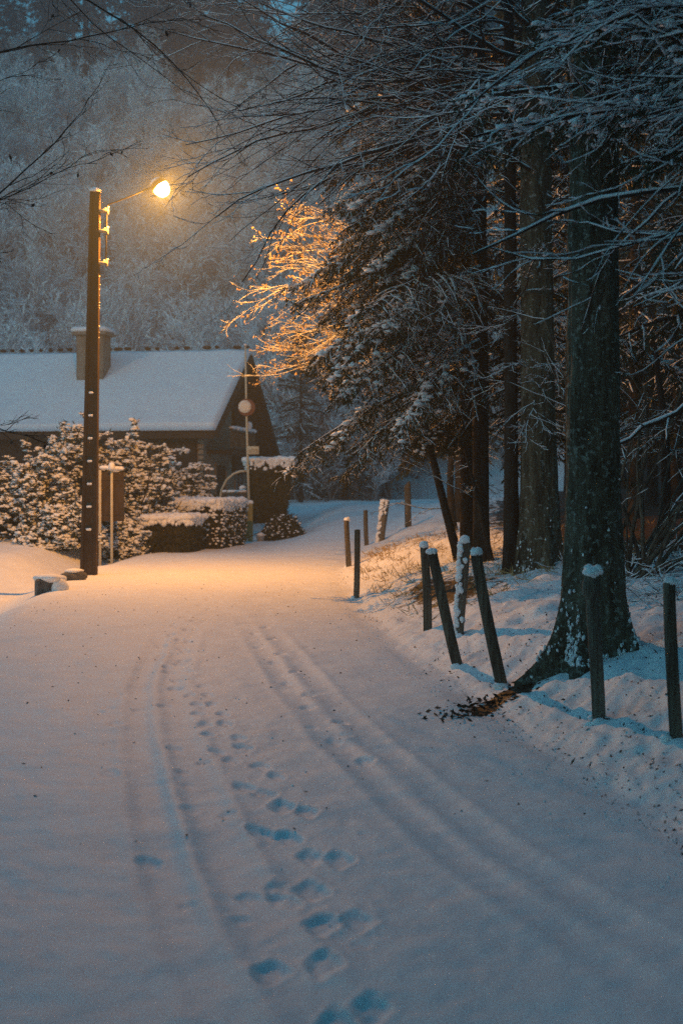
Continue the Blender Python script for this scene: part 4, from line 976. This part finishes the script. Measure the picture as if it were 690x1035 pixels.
# --- conifers
def conifer(t, rs, Hh, r, zb, cr, nb, tw=22, bl=9, bw=.012, ll=.10, snow=.6, needle=M_NEEDLE, droop=-.035, lean=0, azpref=None, smat=M_TWIGSNOW, barkm=M_DBARK, k3=1, snoww=.020, top=.12, fine=0, el0=None, k=24, pad=1.0):
    m = MB(); trunk_mesh(m, [(0, 0, 0), (lean * .3, 0, Hh * .4), (lean, 0, Hh)], [r, r * .75, r * .08], k, .35, 5, .05, int(rs.randint(99)), 60); m.build('trunk', barkm, t)
    q = np.sort(rs.rand(nb) ** .85); z = zb + (Hh - zb) * q * .985
    L = cr * (top + (1 - top) * (1 - q) ** .75) * rs.uniform(.7, 1.15, nb)
    a = np.arange(nb) * 2.39996 + rs.randn(nb) * .3
    if azpref is not None:
        c, w = azpref; m_ = rs.rand(nb) < .6; a = np.where(m_, math.radians(c) + rs.uniform(-1, 1, nb) * math.radians(w), a)
    e = np.radians(np.where(q > .6, 25, 4 - 18 * (1 - q))) + rs.randn(nb) * .12
    if el0 is not None: e = np.radians(el0) + rs.randn(nb) * .12
    D = np.stack([np.cos(a) * np.cos(e), np.sin(a) * np.cos(e), np.sin(e)], -1)
    S = np.stack([lean * z / Hh * np.ones(nb), np.zeros(nb), z], -1)
    P0, R0 = grow(S, D, L, .008 + .010 * L, .2, 12, .04, np.array([0, 0, droop]), rs)
    a1 = spawn(P0, R0, L, tw, .12, 1.0, .95, .38, .72, .25, rs, .4, .003)
    P1, R1 = grow(*a1[:3], a1[3], .5, 7, .06, np.array([0, 0, droop * (3.4 if fine else 2.6)]), rs)
    m = MB(); tubes(m, P0, R0, 5); br = m.build('boughs', barkm, t)
    # needle sprays
    m = MB()
    def spray(P, n, l, w, ang=.7):
        B, N, _ = P.shape; T, A, Bn = frames(P)
        q = rs.rand(B, n) * (N - 1.001); i = q.astype(int); f = (q - i)[..., None]; bi = np.arange(B)[:, None]
        Sx = P[bi, i] * (1 - f) + P[bi, i + 1] * f; sd = rs.choice([-1., 1.], (B, n, 1))
        Dx = T[bi, i] * math.cos(ang) + A[bi, i] * sd * math.sin(ang) * rs.uniform(.4, 1.2, (B, n, 1)) + rs.randn(B, n, 3) * .25 + np.array([0, 0, -.35])
        E = Sx + nrm(Dx) * l * rs.uniform(.5, 1.3, (B, n, 1)); blades(m, Sx.reshape(-1, 3), E.reshape(-1, 3), w, rs)
    spray(P1, bl, ll, bw); spray(P0, bl * 3, ll * 1.1, bw)
    if fine:
        a2 = spawn(P1, R1, a1[2], fine, .1, 1.0, .75, .62, .5, .35, rs, .7, .002)
        P2, R2 = grow(*a2[:3], a2[3], .6, 5, .07, np.array([0, 0, -.10]), rs); spray(P2, 11, ll * .85, bw * .85)
    m.build('crown', needle, t, smooth=False)
    if snow:
        s = MB(); pb = np.repeat(rs.rand(nb) < snow, tw) & (rs.rand(nb * tw) < .85)
        if pb.any(): snow_on(s, P1[pb], R1[pb] + .004, rs, snoww, 4, .72 if fine else .85, .55)
        if fine:
            p2 = np.repeat(np.repeat(rs.rand(nb) < snow, tw) & (rs.rand(nb * tw) < .8), fine) & (rs.rand(len(P2)) < .55)
            snow_on(s, P2[p2], R2[p2] + .003, rs, snoww * .7, 4, .75, .5)
            # pads of snow where the twigs leave the bough
            bi = np.where(np.repeat(rs.rand(nb) < snow * .9, tw))[0]; bi = np.concatenate([bi, bi, bi]); ii = rs.randint(0, 4, len(bi)); keep_ = rs.rand(len(bi)) < .62; bi = bi[keep_]; ii = ii[keep_]
            C = P1[bi, ii] + rs.randn(len(bi), 3) * [.02, .02, .004] + [0, 0, .016]; r_ = rs.uniform(.018, .05, len(bi)) * pad
            blobs(s, C, np.stack([r_ * 1.4, r_, r_ * .55], -1), rs, 1, 1.0, rough=.5)
        sel = rs.rand(nb) < snow
        if sel.any(): snow_on(s, P0[sel], R0[sel], rs, snoww * .9, 5, .9, .7)
        s.build('snow', smat, t)

# the drooping spruce lit from the left
rs = np.random.RandomState(808)
b = hit(486, 566); b[2] -= .1
t = thing('spruce_tree', 'spruce with long drooping needle boughs hanging towards the road', 'tree', b)
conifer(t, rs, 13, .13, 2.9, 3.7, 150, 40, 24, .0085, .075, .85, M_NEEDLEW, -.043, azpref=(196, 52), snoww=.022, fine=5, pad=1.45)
rs = np.random.RandomState(809)
b = hit(471, 563); b[2] -= .1
t = thing('spruce_tree', 'twin slim spruce trunk close beside the drooping one', 'tree', b)
conifer(t, rs, 11, .11, 1.9, 1.6, 70, 26, 14, .008, .075, .4, M_NEEDLEB, -.045, azpref=(170, 70), fine=3)
# near spruce at the right edge, snowy boughs in front of the thick trunk's top
rs = np.random.RandomState(810)
bx, by = 4.1, 10.4
t = thing('spruce_tree', 'near spruce at the right edge with snowy boughs over the thick trunk', 'tree', (bx, by, gnd(bx, by) - .1))
conifer(t, rs, 11, .16, 3.75, 3.1, 130, 36, 22, .005, .055, .9, M_NEEDLE, -.03, azpref=(190, 42), snoww=.018, el0=6, fine=5, pad=1.0)
# dark wood behind: prototypes then copies
protos = []
for sd, (hh, cr, zb, nb) in zip((821, 822, 823), ((15, 2.6, 3.2, 90), (13, 2.4, 2.4, 84), (17, 2.9, 4.2, 96))):
    rs = np.random.RandomState(sd)
    t = thing('spruce_tree', 'x', 'tree', (0, 0, 0), 'dark spruces of the roadside wood'); conifer(t, rs, hh, .15, zb, cr, nb, 18, 9, .016, .13, .4, M_NEEDLE, -.04, snoww=.022, k=16); protos.append(t)
SP = [(5.6, 21, 0, 1.0), (7.4, 25, 1, 1.05), (4.6, 26, 2, .95), (6.4, 31, 1, 1.1), (3.9, 33, 0, .9), (8.8, 31, 2, 1.0), (8.0, 20, 2, .9), (10.5, 27, 0, 1.1), (5.4, 38, 2, 1.0), (8.3, 38, 1, 1.0), (11.3, 36, 2, 1.1), (13.5, 32, 1, 1.0),
      (6.6, 16.5, 1, .8), (10.6, 44, 0, 1.1), (14.6, 42, 2, 1.1), (7.5, 47, 1, 1.0), (12.4, 51, 0, 1.2), (16, 50, 1, 1.2), (9.8, 22, 1, 1.0), (12, 24, 2, 1.0), (3.4, 23.5, 1, .82), (3.2, 38.5, 1, .95), (9.5, 16, 0, .95)] + [(9 + 2.2 * k + (1.3 * k * k) % 1.7, 56 + (k * 7.7) % 34, k % 3, 1.0 + .05 * (k % 4)) for k in range(16)] + [(8.2 + (k * 2.9) % 9, 40 + (k * 5.3) % 24, k % 3, .8) for k in range(10)]
_r = np.random.RandomState(44); first = set()
for (x, y, k, s) in SP:
    lab = 'dark snow dusted spruce standing in the wood beyond the thick trunks'
    loc = (x, y, gnd(x, y) - .15); rz = _r.rand() * 6.28
    if k not in first:
        first.add(k); o = protos[k]; o.location = loc; o.rotation_euler = (0, 0, rz); o.scale = (s, s, s); o['label'] = lab
    else: dup(protos[k], loc, rz, s, lab)

# unseen spruces added behind and beside the standpoint to shade the near snow
for i, (x, y, k, s) in enumerate([(-4.6, -3.5, 0, 1.1), (4.2, -2.6, 1, 1.15), (-1.2, -7.5, 2, 1.1), (3.0, -8, 0, 1.1), (-7.5, 1.0, 2, 1.15), (6.2, 3.2, 0, 1.1), (7.6, 7.5, 2, 1.15), (-6, -9, 1, 1.2), (7.5, -8, 1, 1.2), (-9.5, -4, 0, 1.2), (9.8, 0, 2, 1.2), (0.5, -13, 1, 1.3), (10.5, 10.5, 0, 1.1), (13.5, 5, 1, 1.2), (12.8, 16, 2, 1.1), (-6.6, -.8, 1, 1.25), (5.0, .4, 2, 1.15), (-4.4, -.6, 2, 1.35), (3.5, -1.0, 2, 1.35), (-5.6, 2.2, 0, 1.3), (-1.6, -3.6, 0, 1.4), (1.2, -3.4, 2, 1.45), (4.9, 3.4, 2, 1.3), (-4.5, 2.6, 1, 1.3), (-3.2, -5.6, 1, 1.2), (1.6, -5.2, 0, 1.2)]):
    dup(protos[k], (x, y, gnd(x, y) - .15), i * 1.9, s, 'unseen dark spruce added to shade the near end of the lane')

# conifers at the hill's foot behind the chalet, right
rs = np.random.RandomState(831)
fp = thing('fir_tree', 'dusky snow dusted fir at the foot of the hill right of the chalet', 'tree', (0, 0, 0), 'firs at the foot of the hill')
conifer(fp, rs, 12, .16, .6, 2.6, 90, 16, 7, .03, .22, .75, M_FARNEEDLE, -.03, snoww=.05, k=10)
for i, (x, y, s) in enumerate([(-2.0, 70, .75), (.2, 74, .9), (2.4, 78, 1.0), (4.8, 82, 1.1), (-4.2, 79, .8), (7.5, 84, 1.1)]):
    loc = (x, y, gnd(x, y) - .2)
    if i == 0: fp.location = loc; fp.scale = (s, s, s)
    else: dup(fp, loc, i * 1.3, s)

# tall conifers on the hill crest
rs = np.random.RandomState(841)
hp = []
for i in range(3):
    t = thing('pine_tree', 'tall bluish conifer on the hill crest above the frosted wood', 'tree', (0, 0, 0), 'conifers along the hill crest')
    conifer(t, rs, 24, .26, 6 + 2 * i, 3.4, 80, 13, 5, .07, .5, .45, M_FARNEEDLE, -.03, snoww=.07, k=8); hp.append(t)
_r = np.random.RandomState(45); n = 0
for i in range(150):
    x = -62 + 124 * ((i * .618034) % 1); y = _r.uniform(138, 180) if i % 3 else _r.uniform(126, 142)
    if -8.6 < x * 150 / y < -3.2: continue
    loc = (x, y, gnd(x, y) - .4); s = _r.uniform(.75, 1.15)
    if n < 3: hp[n].location = loc; hp[n].scale = (s, s, s)
    else: dup(hp[n % 3], loc, _r.rand() * 6.28, s)
    n += 1

# ================================================================== FROSTED HILLSIDE WOOD (one mass)
def frosted_wood():
    lib = bpy.data.collections.new('frosted_tree_shapes')
    for i in range(5):
        rs = np.random.RandomState(900 + i); m = MB(); Hh = 7.0
        n0 = 3; P0, R0 = grow(np.zeros((n0, 3)), nrm(rs.randn(n0, 3) * [.22, .22, 0] + [0, 0, 1]), np.full(n0, Hh) * rs.uniform(.75, 1, n0), np.full(n0, .07), .2, 8, .06, np.array([0, 0, .02]), rs)
        a = spawn(P0, R0, np.full(n0, Hh), 16, .12, .98, .6, .42, .5, 1.2, rs, .5, .02); P1, R1 = grow(*a[:3], a[3], .5, 6, .1, np.array([0, 0, .06]), rs)
        b = spawn(P1, R1, a[2], 8, .15, 1, .65, .5, .4, 1.2, rs, .6, .012); P2, R2 = grow(*b[:3], b[3], .6, 4, .12, np.array([0, 0, .04]), rs)
        tubes(m, P0, R0, 4, 1); tubes(m, P1, R1, 3, 0); tubes(m, P2, R2 * 1.5, 3)
        c = spawn(P2, R2, b[2], 6, .1, 1, .7, .7, .4, 1.2, rs, .7, .01); blades(m, c[0], c[0] + c[1] * c[2][:, None], .030, rs)
        o = m.build('frosted_tree', [M_FROST, M_FSTEM]); col.objects.unlink(o); lib.objects.link(o)
    rs = np.random.RandomState(950); pts = []
    while len(pts) < 1050:
        y = 73 + 80 * rs.rand() ** 1.1; x = rs.uniform(-.40, .36) * y * 1.05
        if x > xl(np.array([y]))[0] - 1 and y < 80 and x < 25 and x > -6: continue
        if y < 82 and x < -24: pass
        pts.append((x, y, gnd(x, y) - .2))
    me = bpy.data.meshes.new('frosted_wood'); me.from_pydata(pts, [], []); o = bpy.data.objects.new('frosted_wood', me); col.objects.link(o)
    tag(o, 'pale frosted leafless wood covering the hillside behind the chalet', 'woodland', None, 'stuff')
    ng = bpy.data.node_groups.new('scatter_wood', 'GeometryNodeTree')
    ng.interface.new_socket('Geometry', in_out='INPUT', socket_type='NodeSocketGeometry'); ng.interface.new_socket('Geometry', in_out='OUTPUT', socket_type='NodeSocketGeometry')
    N = ng.nodes; L = ng.links.new; gi = N.new('NodeGroupInput'); go = N.new('NodeGroupOutput'); ip = N.new('GeometryNodeInstanceOnPoints'); ci = N.new('GeometryNodeCollectionInfo')
    ci.inputs['Collection'].default_value = lib; ci.inputs['Separate Children'].default_value = True; ci.inputs['Reset Children'].default_value = True
    r1 = N.new('FunctionNodeRandomValue'); r1.data_type = 'FLOAT_VECTOR'; r1.inputs['Min'].default_value = (-.1, -.1, 0); r1.inputs['Max'].default_value = (.1, .1, 6.28)
    r2 = N.new('FunctionNodeRandomValue'); r2.data_type = 'FLOAT'; r2.inputs[2].default_value = .55; r2.inputs[3].default_value = 1.45
    L(gi.outputs[0], ip.inputs['Points']); L(ci.outputs[0], ip.inputs['Instance']); ip.inputs['Pick Instance'].default_value = True
    L(r1.outputs[0], ip.inputs['Rotation']); L(r2.outputs[1], ip.inputs['Scale']); L(ip.outputs[0], go.inputs[0])
    md = o.modifiers.new('scatter', 'NODES'); md.node_group = ng
frosted_wood()

# ================================================================== GROUND COVER
def cover():
    rs = np.random.RandomState(77)
    # bramble and low twigs on the forest edge, right
    m = MB(); s = MB()
    n = 520; x = rs.uniform(2.9, 7.5, n); y = rs.uniform(13.5, 19.5, n); k = (x - xr(y)) > 2.2; x, y = x[k], y[k]; n = len(x)
    z = base_h(x, y)
    P, R = grow(np.stack([x, y, z], -1), nrm(rs.randn(n, 3) * [1, 1, .4] + [0, 0, .7]), rs.uniform(.15, .5, n), np.full(n, .006), .5, 6, .2, np.array([0, 0, -.12]), rs); tubes(m, P, R, 4)
    a = spawn(P, R, rs.uniform(.2, .5, n), 6, .2, 1, .8, .6, .3, 1, rs, .7, .003); P2, R2 = grow(*a[:3], a[3], .6, 4, .2, np.array([0, 0, -.05]), rs); tubes(m, P2, R2, 3)
    o = m.build('bramble_undergrowth', M_TWIG); tag(o, 'snowy low bramble tangle on the bank at the right', 'undergrowth', None, 'stuff')
    snow_on(s, P, R, rs, .013, 4, .9); snow_on(s, P2, R2, rs, .012, 4, .9); s.build('snow', M_TWIGSNOW, o)
    # dead leaves poking out of the snow at the road edge
    m = MB(); c = [hit(px, py) for px, py in ((455, 722), (475, 718), (490, 712), (505, 706), (520, 700), (530, 692))]
    n = 260; i = rs.randint(0, len(c), n); C = np.array(c)[i] + rs.randn(n, 3) * [.12, .14, 0]; C[:, 2] = base_h(C[:, 0], C[:, 1]) + rs.rand(n) * .02 - .012
    blades(m, C, C + nrm(rs.randn(n, 3) * [1, 1, .35]) * rs.uniform(.03, .08, (n, 1)), .014, rs)
    o = m.build('fallen_leaves', M_LITTER, None, smooth=False); tag(o, 'bare patch of dead brown leaves in the ditch below the leaning posts', 'leaves', None, 'stuff')
    # scattered bits over bank and verge
    m = MB(); n = 4200; y = np.exp(rs.uniform(math.log(7), math.log(34), n)); x = xr(y) + np.abs(rs.randn(n)) * 1.9 + .08
    cl = fbm(x / .9, y / 1.2, 3, 13); k = cl + rs.rand(n) * .45 > .12; x, y = x[k], y[k]; n = len(x)
    C = np.stack([x, y, full_h(x.copy(), y.copy()) + .004], -1)
    blades(m, C, C + nrm(rs.randn(n, 3) * [1, 1, .5] + [0, 0, .15]) * rs.uniform(.010, .035, (n, 1)) * np.where(rs.rand(n, 1) < .10, 2.0, 1), rs.uniform(.003, .010, n), rs)
    n = 260; y = rs.uniform(7, 26, n); x = xl(y) + (xr(y) - xl(y)) * rs.rand(n); C = np.stack([x, y, full_h(x.copy(), y.copy()) + .003], -1)
    blades(m, C, C + nrm(rs.randn(n, 3) * [1, 1, .2]) * rs.uniform(.015, .04, (n, 1)), .007, rs)
    o = m.build('leaf_litter', M_LITTER, None, smooth=False); tag(o, 'dark leaf and twig bits scattered over the snowy bank', 'litter', None, 'stuff')
    # crumbs of snow thrown up beside the prints and along the road edge
    m = MB(); k = rs.randint(0, len(STEPS), 70); C = np.array([[STEPS[q][0], STEPS[q][1], 0] for q in k]) + rs.randn(70, 3) * [.11, .14, 0]
    y = np.exp(rs.uniform(math.log(6), math.log(26), 500)); x = xr(y) + rs.randn(500) * .16; C = np.vstack([C, np.stack([x, y, 0 * x], -1)]); C[:, 2] = full_h(C[:, 0].copy(), C[:, 1].copy()) + .002
    blobs(m, C, np.random.RandomState(4).uniform(.003, .009, len(C)), rs, 1, .8, rough=.6); o = m.build('snow_crumbs', M_TWIGSNOW); tag(o, 'crumbs of snow beside the footprints and along the road edge', 'snow', None, 'stuff')
    # grass tufts and low weeds on the lamp lit verge and under the trees
    m = MB(); s = MB(); n = 420; y = rs.uniform(17, 34, n); x = xr(y) + .5 + np.abs(rs.randn(n)) * 2.4; z = base_h(x, y)
    q = 9; C = np.repeat(np.stack([x, y, z], -1), q, 0) + rs.randn(n * q, 3) * [.05, .05, 0]; E = C + nrm(rs.randn(n * q, 3) * [.7, .7, .2] + [0, 0, .5]) * rs.uniform(.06, .26, (n * q, 1))
    blades(m, C, E, .006, rs); o = m.build('dry_grass', M_LEAFT, None, smooth=False); tag(o, 'dry grass and weed tufts on the verge under the trees', 'grass', None, 'stuff')
cover()

# ================================================================== HAZE
def haze():
    m = bpy.data.materials.new('haze'); m.use_nodes = True; nt = m.node_tree; nt.nodes.clear()
    out = nt.nodes.new('ShaderNodeOutputMaterial'); v = nt.nodes.new('ShaderNodeVolumePrincipled')
    v.inputs['Color'].default_value = (.74, .90, 1.0, 1); v.inputs['Density'].default_value = HAZE; v.inputs['Anisotropy'].default_value = .35
    nt.links.new(v.outputs[0], out.inputs['Volume'])
    m.cycles.volume_sampling = 'EQUIANGULAR'
    mb = MB(); mb.box((0, 0, 47), (590, 590, 104)); o = mb.build('haze', m, None, smooth=False); tag(o, 'cold evening haze over the whole valley', 'haze', None, 'stuff')
HAZE = .0036
haze()

# ================================================================== SKY, SUN, CAMERA
w = bpy.data.worlds.new('World'); sc.world = w; w.use_nodes = True; nt = w.node_tree; bg = nt.nodes['Background']
sky = nt.nodes.new('ShaderNodeTexSky'); sky.sky_type = 'NISHITA'; sky.sun_disc = False
SUN_EL, SUN_AZ = 22.0, -140.0                     # azimuth from +y, clockwise positive: the light comes from behind on the left
sky.sun_elevation = rad(SUN_EL); sky.sun_rotation = rad(SUN_AZ)
sky.ozone_density = 6.0; sky.air_density = 1.0; sky.dust_density = 0.3
tint = nt.nodes.new('ShaderNodeMix'); tint.data_type = 'RGBA'; tint.blend_type = 'MULTIPLY'; tint.inputs['Factor'].default_value = 1.0; tint.inputs['B'].default_value = (.40, 1.02, .79, 1)
nt.links.new(sky.outputs[0], tint.inputs['A']); nt.links.new(tint.outputs['Result'], bg.inputs['Color'])
bg.inputs['Strength'].default_value = .088
sl = bpy.data.lights.new('sun', 'SUN'); sl.energy = .26; sl.angle = rad(3.0); sl.color = (1.0, .54, .36)  # warm sun lamp stands in for an unseen street lamp on the left
so = bpy.data.objects.new('sun', sl); col.objects.link(so)
sv = Vector((math.sin(rad(SUN_AZ)) * math.cos(rad(SUN_EL)), math.cos(rad(SUN_AZ)) * math.cos(rad(SUN_EL)), math.sin(rad(SUN_EL))))
so.rotation_euler = sv.to_track_quat('Z', 'Y').to_euler()

cd = bpy.data.cameras.new('camera'); cam = bpy.data.objects.new('camera', cd); col.objects.link(cam); sc.camera = cam
cam.location = (0, 0, CZ); cam.rotation_euler = (PI / 2, 0, 0); cd.lens = 50 * F / 1437.5; cd.sensor_width = 36; cd.sensor_fit = 'AUTO'
cd.shift_y = -27.5 / 1035; cd.clip_end = 3000; cd.clip_start = .05
cd.dof.use_dof = True; cd.dof.focus_distance = 15.5; cd.dof.aperture_fstop = 2.5

sc.render.engine = 'CYCLES'
sc.view_settings.view_transform = 'Standard'; sc.view_settings.look = 'None'; sc.view_settings.gamma = 1; sc.view_settings.use_curve_mapping = False
sc.view_settings.exposure = 1.3
c = sc.cycles; c.use_denoising = False; c.max_bounces = 5; c.diffuse_bounces = 3; c.glossy_bounces = 2; c.transmission_bounces = 2; c.volume_bounces = 0; c.transparent_max_bounces = 8
c.use_adaptive_sampling = False; c.sampling_pattern = 'BLUE_NOISE'; c.sample_clamp_indirect = 2; c.caustics_reflective = False; c.caustics_refractive = False
